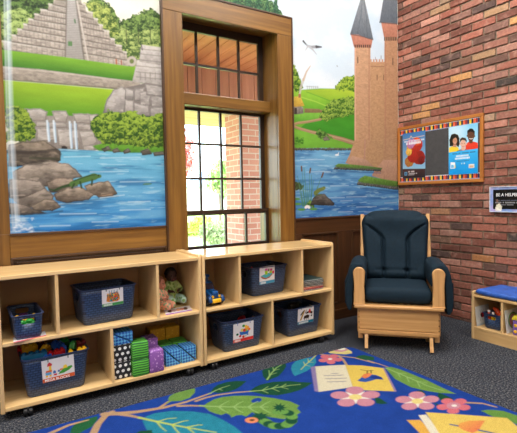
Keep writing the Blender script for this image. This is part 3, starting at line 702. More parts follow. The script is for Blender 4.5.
    P([(350, 33.6), (360, 35), (372.4, 38.6), (370.6, 48), (353.4, 47)], L((192, 132, 112)), L((172, 116, 96)), noise=.25)
    for k in range(8): x = 354+k*2.1; P([(x, 44.8), (x+1.3, 45), (x+1.3, 48), (x, 47.8)], L((74, 58, 52)))
    P([(361.5, -6), (363, -6), (372.8, 39.6), (366, 38), (358, 35), (349.6, 34.2)], L((142, 150, 156)), L((94, 104, 114)), noise=.3, nf=50, ax=2.0)
    K([(362, -4), (360.5, 16), (357, 34)], .008, L((74, 84, 92)), alpha=.6); K([(362.6, -4), (366, 18), (367, 37)], .012, L((74, 84, 92)), alpha=.5); K([(350, 34.6), (360, 36.2), (372.6, 40)], .009, L((66, 70, 76)), alpha=.8)
    K([(357.3, 57.5), (357.3, 63)], .011, L((64, 48, 42)))
    bricks([(384, 36), (402, 36), (402, 182), (388, 180), (371.5, 175), (376, 168), (383, 158)], L((186, 142, 110)), L((178, 138, 102)))
    K([(385, 44), (385, 150)], .016, L((172, 124, 100)), alpha=.6); K([(383.5, 160), (377, 170), (373, 176)], .010, L((222, 186, 162)), alpha=.5)
    P([(371.5, 176), (376, 168), (383, 160), (402, 160), (402, 184), (388, 181)], L((194, 152, 126)), L((170, 130, 106)), noise=.22)
    P([(380.5, 22), (402, 24), (402, 38), (383.4, 37)], L((196, 138, 116)), L((178, 120, 98)), noise=.25)
    for k in range(7): x = 383.6+k*2.1; P([(x, 37), (x+1.3, 37.2), (x+1.3, 41), (x, 40.8)], L((74, 58, 52)))
    P([(386, -20), (402, -24), (402, 24.5), (390, 23), (379, 22.4)], L((132, 140, 148)), L((92, 102, 112)), noise=.3, nf=50, ax=2.0)
    K([(379, 22.6), (402, 24.6)], .010, L((62, 68, 74)), alpha=.8); K([(392.4, 58.5), (392.4, 64.5)], .012, L((64, 48, 42)))
    K([(380.6, 56), (380.6, 59)], .008, L((110, 90, 76))); K([(375, 57.5), (375, 60)], .006, L((110, 90, 76)))
    # banks under the towers
    P([(334, 166), (338, 163.6), (350, 164.4), (366, 166), (382, 168), (380, 171), (350, 170), (338, 168.5)], L((108, 148, 62)), L((56, 84, 46)), noise=.4)
    P([(357, 181), (360, 178), (364, 175.6), (372, 177), (388, 180), (402, 182), (402, 188), (380, 187), (364, 184)], L((116, 160, 64)), L((60, 92, 46)), noise=.4)
    for i in range(20):
        rr = random.Random(i+90); x = 335+i*2.3; y = 168+i*.11; c.rock([(x-1.4, y+1.2), (x-.5, y-.9), (x+1.1, y-.6), (x+1.6, y+1.3)], L((128, 124, 118)), L((52, 56, 56)))
    for i in range(19):
        rr = random.Random(i+150); x = 358+i*2.25; y = 183+i*.28; c.rock([(x-1.6, y+1.8), (x-.6, y-1), (x+1.3, y-.8), (x+1.9, y+2)], L((136, 132, 126)), L((56, 60, 60)))
    K([(336, 171), (380, 173)], .016, L((34, 70, 112)), alpha=.5); K([(360, 188), (398, 192)], .016, L((34, 70, 112)), alpha=.5)
    # frog rock, cattails, lily
    F([(291, 186), (294, 182.5), (299, 182), (303, 186), (301, 190), (291, 190)], L((44, 58, 40)), L((92, 108, 66)))
    for a, b in (((304, 206), (301.5, 171)), ((306, 206), (303.5, 168)), ((308, 206), (309, 171)), ((309.5, 206), (313, 180)), ((311, 205), (321, 176)), ((303, 206), (297, 176)), ((307, 206), (306.5, 184)), ((312, 206), (317, 186)), ((302, 206), (299, 190)), ((305, 206), (300, 180)), ((310, 205), (311, 175))):
        K([a, ((a[0]+b[0])/2+.4, (a[1]+b[1])/2), b], .010, L((78, 132, 92)), .004)
    for x, y, dx in ((301.2, 168.8, -.2), (309.7, 170.6, .3), (322, 175, .7)): K([(x-dx, y+2), (x+dx, y-2)], .017, L((104, 70, 42)))
    F([(306, 206), (309, 200), (314, 202), (314, 207)], L((60, 110, 50)), L((126, 160, 76)))
    c.rock([(310, 205), (312, 199), (316, 195.5), (324, 193.5), (328, 198), (334, 203), (333, 205.5), (318, 205.5)], L((124, 116, 108)), L((50, 46, 44)), .6)
    K([(311, 201), (326, 200)], .008, L((52, 46, 42)), alpha=.7)
    K([(315, 193), (319, 190), (323, 188.5)], .044, L((112, 126, 66)), .034); c.ell(323.4, 188, 1.8, 1.5, L((124, 136, 72))); c.ell(323.6, 187, .5, .5, L((40, 40, 24))); K([(316, 195), (321, 194.6)], .014, L((88, 100, 54)))
    for x, y in ((301, 209.5), (313, 209), (296, 199), (297, 204)): c.ell(x, y, 4, 1.3, L((92, 150, 76)))
    for dx, dy in ((-1.6, 0), (1.6, 0), (0, -1), (-.8, -.8), (.9, -.7)): c.ell(307+dx, 207.4+dy, 1.3, 1.3, L((238, 232, 232)))
    c.ell(336.5, 155, 1.9, .9, L((240, 242, 242))); K([(337.6, 154.6), (338, 153)], .009, L((238, 240, 240)))
    # gull
    K([(304.5, 43), (307, 46), (311, 47.2), (316, 47)], .014, L((150, 152, 158)), .028); K([(316, 47), (321, 47.2)], .026, L((72, 74, 80)), .012)
    K([(309, 46.8), (312.5, 50), (316, 54.4)], .026, L((176, 180, 186)), .008); K([(307.5, 46.4), (305, 50.5)], .016, L((182, 184, 188)), .006); K([(303, 41.5), (305.2, 44.4)], .022, L((84, 86, 92)), .010)
    K([(336.4, 66), (337, 66.4)], .008, L((120, 126, 132)))
    c.c *= .85
    keep = lambda u, v: ~((u < -1.385) & (v < 2.733))
    o = c.mesh('mural', lambda u, v: (u, np.full_like(u, -.0065), v), mural_m, thick=(0, .005, 0), keep=keep)
    tag(o, 'wall mural of a two-towered castle on a lake, right of the window', 'mural')
right_mural()

# ================================================================== THE RUG
def rug():
    us = np.concatenate([np.arange(-4.98, -3.62, .03), np.arange(-3.62, -1.335, .0052)]); vs = np.concatenate([np.arange(-3.08, -2.2, .03), np.arange(-2.2, -.652, .0052)])
    c = Canvas(us, vs, L((20, 66, 158)), at_floor); c.soft = .0045
    P, K = c.poly, c.stroke
    k = fbm(c.U*14, c.V*14, 4, 5)[..., None]; c.c *= (.84+.34*k)
    def O(x0, y0, s, pts): return [(x0+a/s, y0+b/s) for a, b in pts]
    A = lambda p: O(40, 370, 5.744, p); B = lambda p: O(120, 370, 5.744, p); D = lambda p: O(200, 360, 5.744, p); E = lambda p: O(280, 340, 5.744, p); G = lambda p: O(350, 360, 5.744, p); H = lambda p: O(427, 370, 5.744, p); Q = lambda p: O(258, 324, 4.008, p)
    tan, dg, og, teal, lgt = L((190, 154, 116)), L((28, 82, 58)), L((112, 156, 70)), L((26, 136, 164)), L((150, 190, 110))
    ve = L((172, 200, 92))
    N = dict(noise=.14, nf=40)
    P(A([(171, 362), (180, 335), (205, 305), (260, 282), (330, 265), (330, 285), (300, 325), (250, 350), (220, 368)]), L((38, 104, 62)), **N)
    # branches
    K([(44, 436), (69, 425), (88, 420)], .030, tan, .012); K([(90, 440), (98, 424), (105, 416), (112, 412)], .040, tan, .034)
    K([(104, 414), (120, 413.4), (137.4, 411.8), (163.5, 407.6), (186, 402), (210.5, 393.2)], .042, tan, .014)
    K([(120, 414), (130, 415.6), (141, 418)], .03, tan, .016); K([(160, 407.6), (168, 402), (175.7, 398)], .022, tan, .012)
    K([(178, 405.9), (190, 405.6), (206, 406)], .022, tan, .014); K([(196, 401), (206, 397.6), (217, 395), (234, 392.6), (252, 391.2)], .020, tan, .012)
    # leaves
    def leaf(pts, col, vein, vc=ve, ribs=(), w=.011):
        P(pts, col, **N); K(vein, w, vc, w*.5)
        for r_ in ribs: K(r_, w*.6, vc, w*.35)
    leaf(B([(275, 170), (285, 150), (305, 138), (360, 115), (410, 104), (432, 108), (430, 130), (400, 160), (350, 178), (290, 180)]), og, B([(270, 190), (300, 170), (340, 148)]), og)
    leaf([(142.5, 421), (146, 416.5), (155, 413.2), (172, 410.9), (193, 411.5), (210, 414), (223, 420), (235, 427), (247, 437), (200, 445), (160, 440), (147, 430)], teal, [(139, 417.6), (157, 421.6), (176, 425.5), (190, 428), (216, 432.4)], L((186, 206, 92)),
         ([(157, 421.6), (168, 418.6), (176, 418)], [(157, 421.6), (161, 427), (166, 431)], [(172, 424.6), (184, 421), (188, 420.5)], [(172, 424.6), (176, 430), (180, 434)], [(186, 427.4), (198, 425), (202, 425)], [(188, 428), (194, 433)]), .017)
    P([(131, 436), (140, 430.8), (152, 430), (153, 436)], dg)
    leaf(D([(62, 182), (78, 160), (100, 143), (150, 127), (210, 120), (268, 121), (240, 146), (205, 168), (165, 182), (110, 190)]), dg, D([(50, 195), (90, 175), (130, 158), (170, 146)]), L((140, 180, 110)), (D([(110, 166), (122, 172), (128, 174)]),))
    leaf([(249.5, 391.3), (255, 387), (261, 384.4), (273, 381.8), (290, 381), (300, 382), (312.5, 382.6), (307, 386.5), (299, 390.5), (290, 393), (277, 395.4), (264, 394.6)], dg, [(250, 391.3), (262, 390.4), (276, 387.6), (290, 385.4), (300, 384.4)], lgt,
         ([(262, 390.4), (268, 386.6)], [(262, 390.4), (268, 393)], [(272, 388.4), (278, 385)], [(272, 388.4), (279, 391.4)], [(281, 387), (286, 384)], [(281, 387), (288, 389)]))
    leaf(D([(355, 62), (375, 48), (400, 36), (450, 20), (490, 14), (496, 35), (480, 62), (450, 94), (418, 106), (385, 120), (362, 95)]), dg, D([(386, 112), (410, 76), (440, 44), (470, 26)]), lgt, (D([(400, 90), (396, 60)]), D([(405, 84), (440, 74)]), D([(425, 60), (418, 42)]), D([(425, 60), (455, 52)])))
    leaf(E([(64, 165), (68, 145), (90, 122), (140, 105), (203, 100), (208, 128), (190, 155), (150, 180), (85, 207), (72, 190)]), L((34, 140, 168)), E([(212, 82), (175, 118), (150, 140), (120, 170)]), L((190, 200, 96)), (E([(165, 128), (160, 108)]), E([(165, 128), (190, 128)]), E([(145, 145), (135, 125)]), E([(145, 145), (172, 150)])), .010)
    # big olive leaf with bites and a caterpillar
    P(D([(18, 264), (45, 245), (80, 226), (130, 212), (200, 205), (270, 204), (340, 208), (420, 218), (480, 230), (520, 238), (570, 262), (556, 278), (580, 300), (540, 325), (480, 340), (380, 325), (330, 318), (300, 300), (265, 325), (240, 316), (210, 318), (180, 330), (172, 316), (150, 306), (122, 316), (90, 308), (55, 295)]), og, **N)
    P(Q([(50, 300), (75, 303), (120, 314), (166, 327), (140, 334), (105, 345), (70, 346), (45, 345)]), og, **N)
    c.ell(200+325/5.744, 360+232/5.744, 5.4, 2.3, L((20, 66, 158)), rot=-.2)
    K(D([(0, 262), (60, 266), (120, 268), (200, 270), (300, 270), (390, 270)]), .014, lgt, .007)
    for x in (110, 195, 280, 350): K(D([(x, 268), (x+26, 250), (x+52, 238)]), .010, lgt, .005); K(D([(x, 270), (x+22, 288), (x+52, 302)]), .010, lgt, .005)
    seg = [(252, 419.6), (256, 419), (261, 419.4), (265, 421.5), (269, 424), (274, 425.8), (280, 426), (287, 424.6), (291.5, 421), (292, 416.5), (288.5, 413), (283, 411.4), (278, 411.6)]
    cg = L((104, 160, 74))
    for i in range(len(seg)-1): K([seg[i], seg[i+1]], .062, cg if i % 2 else dg)
    def spiky(x, y, rx, ry, n=9):
        P([(x+rx*(1 if i % 2 == 0 else .55)*math.cos(PI*i/n), y+ry*(1 if i % 2 == 0 else .55)*math.sin(PI*i/n)) for i in range(2*n)], dg)
    spiky(260, 416, 11, 4); spiky(279.5, 407.6, 7.5, 4.6)
    c.ell(251.6, 420.2, 6.6, 2.9, L((236, 142, 96))); c.ell(252, 420, 2.6, 1.0, L((96, 70, 44)))
    # flowers
    def flower(x, y, rx, ry, col, star, mid, rot=.3, ms=.3):
        for i in range(5):
            a = rot+i*2*PI/5; c.ell(x+rx*.66*math.cos(a), y+ry*.66*math.sin(a), rx*.36, ry*.36, col, noise=.1); c.ell(x+rx*.45*math.cos(a), y+ry*.45*math.sin(a), rx*.30, ry*.30, col)
        c.ell(x, y, rx*.45, ry*.45, col)
        if star:
            for i in range(5):
                a = rot+.63+i*2*PI/5; t = (x+rx*.66*math.cos(a), y+ry*.66*math.sin(a)); b = a+PI/2
                P([t, (x+rx*.14*math.cos(b), y+ry*.14*math.sin(b)), (x-rx*.14*math.cos(b), y-ry*.14*math.sin(b))], star)
        c.ell(x, y, rx*ms, ry*ms, mid)
    pink, coral = L((206, 138, 156)), L((218, 112, 124))
    P(E([(272, 66), (290, 56), (315, 47), (345, 40), (380, 48), (412, 66), (414, 76), (380, 82), (330, 80), (290, 76)]), L((226, 212, 128)), **N)
    P(E([(300, 56), (330, 42), (368, 44), (392, 58), (360, 68), (320, 66)]), pink, **N); c.ell(280+350/5.744, 340+51/5.744, 4.6, 1.3, L((240, 236, 214)))
    P(E([(430, 100), (450, 90), (480, 86), (540, 98), (540, 118), (470, 112)]), L((36, 92, 60)))
    for q, a, b in ((E([(195, 85), (220, 80), (250, 84), (330, 90), (430, 102), (540, 132)]), .018, .014), ([(368, 360.6), (378, 363.6), (388, 367)], .014, .010), (E([(205, 84), (230, 72), (245, 76)]), .016, .012), (E([(335, 90), (362, 112), (382, 142)]), .022, .018)):
        K(q, a, tan, b)
    flower(330.2, 359, 12, 5, coral, None, L((240, 236, 226)), .2, .17)
    # open book
    P(E([(176, 156), (206, 149), (228, 292), (218, 297), (199, 294)]), L((140, 122, 172))); P(E([(203, 152), (290, 146), (375, 142), (400, 200), (420, 270), (330, 283), (222, 298)]), L((226, 218, 188)), noise=.05)
    P([(345.4, 365), (362, 365.4), (384, 368.2), (396, 391.4), (376, 390.6), (355, 390), (352.8, 387)], L((230, 200, 84)), noise=.06); P(G([(188, 44), (196, 44), (266, 178), (256, 182)]), L((150, 128, 172)))
    for y, x0, x1 in ((192, 295, 345), (204, 255, 375), (222, 262, 385), (240, 272, 384)):
        for i in range(int((x1-x0)/11)): x = x0+i*11; K(E([(x, y+(i % 3)*1.5-(x-x0)*.03), (x+8, y-(x-x0)*.03)]), .006, L((120, 124, 150)))
    P(G([(42, 118), (60, 105), (72, 92), (120, 82), (150, 86), (180, 98), (192, 113), (150, 110), (120, 120), (90, 127), (60, 124)]), L((44, 88, 170))); P(G([(110, 100), (140, 88), (180, 98), (190, 112), (150, 110)]), L((30, 58, 140)))
    P(G([(64, 96), (80, 80), (108, 74), (128, 80), (110, 96), (85, 106)]), L((232, 132, 72))); K(G([(62, 55), (95, 62), (132, 60)]), .007, L((70, 56, 46))); K(G([(100, 62), (98, 76)]), .007, L((70, 56, 46))); K(G([(120, 60), (122, 76)]), .007, L((70, 56, 46)))
    P(G([(20, 158), (50, 168), (62, 178), (30, 176)]), dg); P(G([(140, 212), (170, 218), (218, 250), (180, 254), (150, 248)]), dg); P(G([(356, 192), (385, 178), (412, 172), (436, 196), (420, 206)]), dg)
    P(H([(60, 150), (66, 130), (90, 138), (150, 165), (130, 180), (85, 180)]), dg); P(H([(36, 182), (60, 196), (90, 210), (70, 218)]), dg)
    flower(355.4, 397, 25, 10.4, pink, L((240, 238, 226)), L((236, 218, 132)), -.35, .26); flower(417.4, 401.2, 22, 9.6, pink, L((240, 238, 226)), L((236, 218, 132)), -.35, .27)
    K(H([(178, 184), (250, 188), (320, 192), (396, 212)]), .020, tan, .012)
    flower(453.6, 405.6, 17, 8, coral, None, pink, .35, .42); c.ell(454.2, 405.6, 2.6, 1.1, L((244, 238, 228)))
    leaf([(385.5, 368), (391, 366.8), (399, 369), (407, 372), (427, 380.2), (443, 388), (456, 393.8), (440, 393), (427, 391), (411, 387.2), (395, 379)], og, [(386, 368), (398, 373), (412, 379), (428, 386), (444, 391)], lgt, ([(398, 373), (406, 373.6)], [(398, 373), (400, 377)], [(407, 377), (416, 378)], [(407, 377), (409, 382)], [(417, 381), (427, 383)], [(417, 381), (420, 387)]), .013)
    leaf(H([(315, 234), (345, 229), (380, 229), (440, 235), (520, 262), (600, 330), (560, 330), (470, 292), (390, 272), (350, 255)]), L((104, 152, 66)), H([(318, 236), (400, 250), (500, 290)]), L((104, 152, 66)))
    # second book in the corner
    P(G([(326, 345), (402, 344), (520, 450), (430, 450)]), L((232, 176, 66)), noise=.06); P(G([(394, 317), (436, 314), (560, 450), (480, 450)]), L((230, 224, 200)), noise=.05)
    P([(425.6, 412.2), (460, 414.4), (507, 418), (517, 426), (530, 437), (500, 470), (450, 450)], L((232, 202, 92)), noise=.06)
    P(H([(172, 322), (190, 304), (240, 291), (334, 290), (312, 322), (298, 346), (262, 362), (210, 346)]), L((236, 168, 72)), L((232, 120, 76))); K(H([(136, 313), (175, 320)]), .012, L((40, 84, 150))); K(H([(300, 346), (350, 356), (420, 372)]), .014, L((40, 84, 150)))
    c.c *= .60; c.c = c.c*.93+c.c.mean(-1, keepdims=True)*.07
    cr = .06; z = .008
    ax, ay = us[-1], vs[-1]
    o = c.mesh('area_rug', lambda u, v: (u, v, np.full_like(u, z)), attr_mat('rug pile', .95, .05, .22, 300, .6), thick=(0, 0, -z))
    # round the two far corners
    co = np.zeros(len(o.data.vertices)*3); o.data.vertices.foreach_get('co', co); co = co.reshape(-1, 3)
    for (cx_, sx) in ((ax-cr, 1), (us[0]+cr, -1)):
        dx = (co[:, 0]-cx_)*sx; dy = co[:, 1]-(ay-cr); m = (dx > 0) & (dy > 0); mx = np.maximum(dx, dy); r_ = np.hypot(dx, dy)+1e-9; f = np.where(m, mx/r_, 1)
        co[:, 0] = np.where(m, cx_+sx*dx*f, co[:, 0]); co[:, 1] = np.where(m, ay-cr+dy*f, co[:, 1])
    o.data.vertices.foreach_set('co', co.ravel()); o.data.update()
    tag(o, 'bright blue rug with leaves, flowers and open books, on the grey carpet', 'rug')
rug()

# ================================================================== BULLETIN BOARD, POSTERS, SIGN (on the brick wall)
oakb = wood('honey oak frame', (190, 122, 56), (158, 94, 38), 'Y', .35, 30, 2); oakbz = wood('honey oak frame upright', (190, 122, 56), (158, 94, 38), 'Z', .35, 30, 2)
bd = thing('bulletin_board', 'oak framed bulletin board with bright crayon striped borders on the brick wall', 'bulletin board', (-.004, -.48, 1.576))
hw, hh, t = .462, .299, .03
for s in (-1, 1):
    obj('frame_rail', box(bmesh.new(), (-.0265, -hw, s*hh-(t if s > 0 else 0)), (0, hw, s*hh+(t if s < 0 else 0)), .004), oakb, bd)
    obj('frame_stile', box(bmesh.new(), (-.0267, s*hw-(t if s > 0 else 0), -hh+t), (0, s*hw+(t if s < 0 else 0), hh-t), .004), oakbz, bd)
obj('backing', box(bmesh.new(), (-.0175, -hw+t, -hh+t), (-.002, hw-t, hh-t)), plain('charcoal felt backing', (68, 67, 68), .9, .06), bd)
def border(z0):
    us = np.linspace(-hw+t, hw-t, 420); vs = np.linspace(0, .052, 28); c = Canvas(us, vs, L((206, 212, 224)))
    seq = [(238, 196, 40), (34, 34, 34), (232, 92, 40), (150, 36, 34), (34, 40, 80)]; wd = .0198; n = int((hw-t)*2/wd)+1
    for i in range(n):
        a = -hw+t+i*wd; col = L(seq[-(i % 5)-1]); c.poly([(a+.0003, .007), (a+wd-.0003, .007), (a+wd-.0003, .044), (a+.0003, .044)], col, raw=True, soft=.001)
        c.poly([(a+.003, .043), (a+wd-.003, .043), (a+wd/2, .050)], col, raw=True, soft=.001)
    c.stroke([(-hw, .003), (hw, .003)], .004, L((84, 110, 170)), raw=True, soft=.001)
    c.mesh('border_strip', lambda u, v: (np.full_like(u, -.0195), u, v+z0), attr_mat('border paper', .5, .3), bd)
border(hh-t-.053); border(-hh+t+.001)
def smudge(c, x0, x1, y, h, col, seed, gap=.3, alpha=.9):
    rr = random.Random(seed); x = x0
    while x < x1:
        wd = h*rr.uniform(.4, .8)
        if rr.random() > gap*.35:
            c.poly([(x, y-h/2), (x+wd, y-h/2), (x+wd, y+h/2), (x, y+h/2)], col, raw=True, alpha=alpha)
            c.stroke([(x+wd*.5, y-h*.2), (x+wd*.5, y+h*.2)], h*.16, c.c[0, 0], raw=True, alpha=.5)
        x += wd+h*.18
pos_m = attr_mat('glossy poster paper', .3, .5)
def tb(px, py): p = at(px, py, 0, -.02); return (-p[1], p[2])   # along the wall (rightwards), height
def poster_blue():
    (a, z1), (b, _), (_, z0) = tb(403.6, 134), tb(425.4, 134), tb(404, 178)
    a, b = tb(403.2, 150)[0], tb(425.8, 150)[0]; z0, z1 = tb(404, 178.6)[1], tb(403.5, 134)[1]
    c = Canvas(np.linspace(a, b, 130), np.linspace(z0, z1, 260), L((70, 136, 196)), tb)
    c.poly([(a, z0), (b, z0), (b, z1), (a, z1)], L((56, 116, 178)), L((150, 196, 222)), raw=True)
    c.poly([(a, z0), (b, z0), (b, z0+.085), (a, z0+.1)], L((70, 44, 44)), L((38, 28, 32)), raw=True)
    w = b-a
    for x, y, r_, col in ((.30, .17, .056, (176, 118, 60)), (.74, .20, .070, (150, 34, 28)), (.40, .30, .06, (224, 166, 58)), (.62, .33, .074, (188, 44, 34)), (.46, .215, .062, (172, 40, 34)), (.36, .345, .048, (196, 130, 176)), (.66, .36, .038, (222, 92, 44)), (.28, .265, .036, (232, 184, 84)), (.84, .17, .04, (120, 28, 30)), (.52, .36, .03, (206, 150, 190))):
        X, Y = a+x*w, z0+y; c.poly([(X+r_*math.cos(q*.35), Y+r_*math.sin(q*.35)) for q in range(18)], L(col), tuple(v*.75 for v in L(col)), raw=True, wob=.006, wf=60, noise=.35, nf=90)
    c.stroke([(a+.012, z1-.064), (a+.09, z1-.058), (a+.105, z1-.034), (a+.122, z1-.056), (b-.012, z1-.05)], .0055, L((226, 196, 160)), raw=True)
    smudge(c, a+.02, b-.02, z1-.085, .015, L((214, 228, 240)), 1); smudge(c, a+.045, b-.055, z1-.108, .022, L((238, 244, 248)), 2)
    c.poly([(a+.022, z0+.03), (a+.056, z0+.03), (a+.056, z0+.066), (a+.022, z0+.066)], L((90, 150, 190)), raw=True); c.poly([(a+.030, z0+.038), (a+.048, z0+.038), (a+.048, z0+.058), (a+.030, z0+.058)], L((46, 92, 130)), raw=True)
    smudge(c, a+.07, a+.14, z0+.066, .014, L((226, 214, 210)), 3); smudge(c, a+.07, a+.17, z0+.046, .009, L((206, 196, 196)), 4); smudge(c, a+.07, a+.14, z0+.033, .007, L((196, 186, 188)), 5)
    o = c.mesh('poster', lambda u, v: (np.full_like(u, -.0285), -u, v), pos_m, thick=(.0012, 0, 0)); tag(o, 'blue poster with red and yellow shapes, left side of the bulletin board', 'poster')
poster_blue()
def poster_kids():
    a, b = tb(449.2, 150)[0], tb(478.4, 150)[0]; z0, z1 = tb(450, 175)[1], tb(450, 127.5)[1]
    c = Canvas(np.linspace(a, b, 190), np.linspace(z0, z1, 270), L((196, 226, 240)), lambda x, y: tb(446+x/6.02, 112+y/6.02))
    P, K, Em = c.poly, c.stroke, c.ell
    P([(a, z0), (b, z0), (b, z1), (a, z1)], L((120, 196, 234)), L((222, 240, 246)), raw=True)
    P([(10, 60), (70, 70), (120, 90), (90, 180), (20, 200)], L((236, 246, 250)), alpha=.5, soft=.05)
    hair, sk1, sk2, sk3 = L((36, 26, 24)), L((196, 138, 108)), L((220, 172, 150)), L((98, 62, 46))
    # girl in yellow
    P([(22, 250), (22, 216), (36, 208), (60, 206), (78, 214), (84, 250)], L((242, 206, 56))); P([(26, 206), (24, 170), (36, 138), (54, 130), (74, 136), (84, 160), (86, 190), (78, 212), (64, 200), (40, 206)], hair, wob=.004, wf=70)
    P([(46, 196), (66, 196), (68, 212), (46, 212)], sk1); Em(57, 174, 13, 21, sk1); P([(42, 168), (46, 150), (60, 146), (72, 158), (60, 154), (48, 162)], hair)
    for x in (51, 62): Em(x, 172, 1.8, 1.6, hair)
    K([(52, 186), (57, 188), (62, 186)], .0035, L((224, 200, 190)))
    # tall child in red
    P([(118, 250), (122, 198), (136, 182), (154, 176), (176, 180), (194, 186), (198, 250)], L((222, 62, 44))); P([(142, 168), (164, 168), (164, 186), (152, 190), (142, 184)], sk3); P([(132, 146), (134, 114), (148, 102), (164, 104), (174, 120), (174, 150), (164, 172), (152, 178), (140, 170)], sk3)
    P([(131, 140), (132, 114), (146, 100), (164, 101), (176, 118), (176, 142), (170, 124), (152, 118), (138, 124)], L((26, 20, 20)), wob=.003, wf=80); Em(131, 144, 3, 6, sk3); Em(176, 146, 3, 6, sk3)
    for x in (146, 163): Em(x, 140, 2.2, 1.8, L((24, 18, 18)))
    K([(145, 160), (154, 163), (163, 160)], .006, L((236, 230, 224)))
    # boy in grey and black
    P([(60, 252), (66, 238), (88, 226), (118, 222), (142, 230), (150, 252)], L((122, 116, 118))); P([(60, 252), (66, 238), (76, 232), (80, 252)], L((50, 48, 50))); P([(132, 252), (134, 228), (144, 232), (150, 252)], L((50, 48, 50))); P([(98, 228), (118, 226), (112, 250), (102, 250)], L((196, 44, 48)))
    P([(94, 214), (118, 214), (118, 228), (106, 232), (94, 226)], sk2); Em(107, 192, 17, 25, sk2); P([(87, 186), (88, 164), (102, 152), (120, 156), (128, 172), (127, 188), (121, 172), (106, 168), (94, 172)], L((58, 42, 34)), wob=.003, wf=80)
    Em(88, 194, 3, 6, sk2); Em(127, 193, 3, 6, sk2)
    for x in (100, 114): Em(x, 190, 2.2, 1.8, L((46, 36, 32)))
    K([(100, 207), (107, 209), (114, 207)], .0035, L((186, 116, 108)))
    zz = z0+.217
    P([(a, z0), (b, z0), (b, zz+.0), (a, zz-.008)], L((60, 176, 236)), L((8, 148, 226)), raw=True)
    smudge(c, a+.04, b-.03, zz-.026, .010, L((30, 70, 104)), 11); smudge(c, a+.075, b-.085, zz-.050, .016, L((236, 246, 250)), 12, .1); smudge(c, a+.065, b-.075, zz-.072, .016, L((236, 246, 250)), 13, .1)
    smudge(c, a+.08, b-.08, zz-.098, .007, L((30, 80, 120)), 14); smudge(c, a+.115, b-.13, zz-.120, .013, L((206, 232, 222)), 15, .1)
    P([(a+.018, z0+.058), (a+.064, z0+.056), (a+.066, z0+.112), (a+.02, z0+.118)], L((232, 238, 240)), raw=True); P([(a+.024, z0+.064), (a+.056, z0+.064), (a+.05, z0+.092), (a+.026, z0+.092)], L((110, 186, 228)), raw=True); P([(a+.060, z0+.058), (a+.072, z0+.062), (a+.070, z0+.092), (a+.062, z0+.09)], L((214, 196, 96)), raw=True)
    P([(b-.085, z0+.05), (b-.032, z0+.05), (b-.032, z0+.085), (b-.085, z0+.085)], L((226, 224, 216)), raw=True); P([(b-.078, z0+.056), (b-.04, z0+.056), (b-.04, z0+.074), (b-.078, z0+.074)], L((206, 170, 140)), raw=True)
    o = c.mesh('poster', lambda u, v: (np.full_like(u, -.0285), -u, v), pos_m, thick=(.0012, 0, 0)); tag(o, 'pale blue poster of three smiling children, right side of the bulletin board', 'poster')
poster_kids()

sg = thing('wall_sign', 'small framed black sign reading BE A HELPER on the brick wall', 'sign', (-.004, -.994, 1.015))
def sign():
    W2, H2 = .292, .218
    f = bmesh.new(); e = .006
    for lo, hi in (((-.014, -W2, 0), (0, 0, e)), ((-.014, -W2, H2-e), (0, 0, H2)), ((-.0142, -e, e), (0, 0, H2-e)), ((-.0142, -W2, e), (0, -W2+e, H2-e))): box(f, lo, hi, .0015)
    obj('frame', f, plain('clear acrylic edge', (204, 206, 210), .25), sg)
    c = Canvas(np.linspace(.005, W2-.005, 190), np.linspace(.005, H2-.005, 140), L((24, 24, 26)))
    c.poly([(0, 0), (W2, 0), (W2, H2), (0, H2)], L((150, 166, 214)), L((120, 150, 206)), raw=True)
    k = fbm(c.U*30, c.V*30, 3, 4)[..., None]; c.c = c.c*(.75+.6*k); k2 = np.clip((fbm(c.U*14, c.V*14, 3, 9)-.5)*4, 0, .7)[..., None]; c.c = c.c*(1-k2)+np.array(L((190, 170, 214)))*k2
    c.poly([(.03, .026), (W2-.03, .026), (W2-.03, H2-.026), (.03, H2-.026)], L((26, 27, 26)), raw=True)
    smudge(c, .05, .24, .082, .012, L((150, 150, 146)), 21, .2); smudge(c, .08, .2, .063, .009, L((130, 130, 128)), 22, .2); smudge(c, .06, .23, .1, .006, L((100, 104, 112)), 24, .4)
    c.poly([(.052, .012), (.10, .012), (.105, .05), (.085, .075), (.06, .062), (.05, .04)], L((214, 206, 176)), L((236, 234, 224)), raw=True, wob=.006, wf=60, noise=.3)
    c.poly([(.060, .085), (.075, .085), (.070, .11), (.056, .108)], L((120, 92, 84)), raw=True, wob=.004, wf=60)
    c.mesh('print', lambda u, v: (np.full_like(u, -.008), -u, v), attr_mat('print under acrylic', .15, .5), sg)
    lettering('lettering', 'BE A HELPER', .037, plain('white lettering', (238, 238, 238), .5, 0), sg, (-.0085, -W2/2-.003, .146), (PI/2, 0, -PI/2), stretch=.9)
sign()
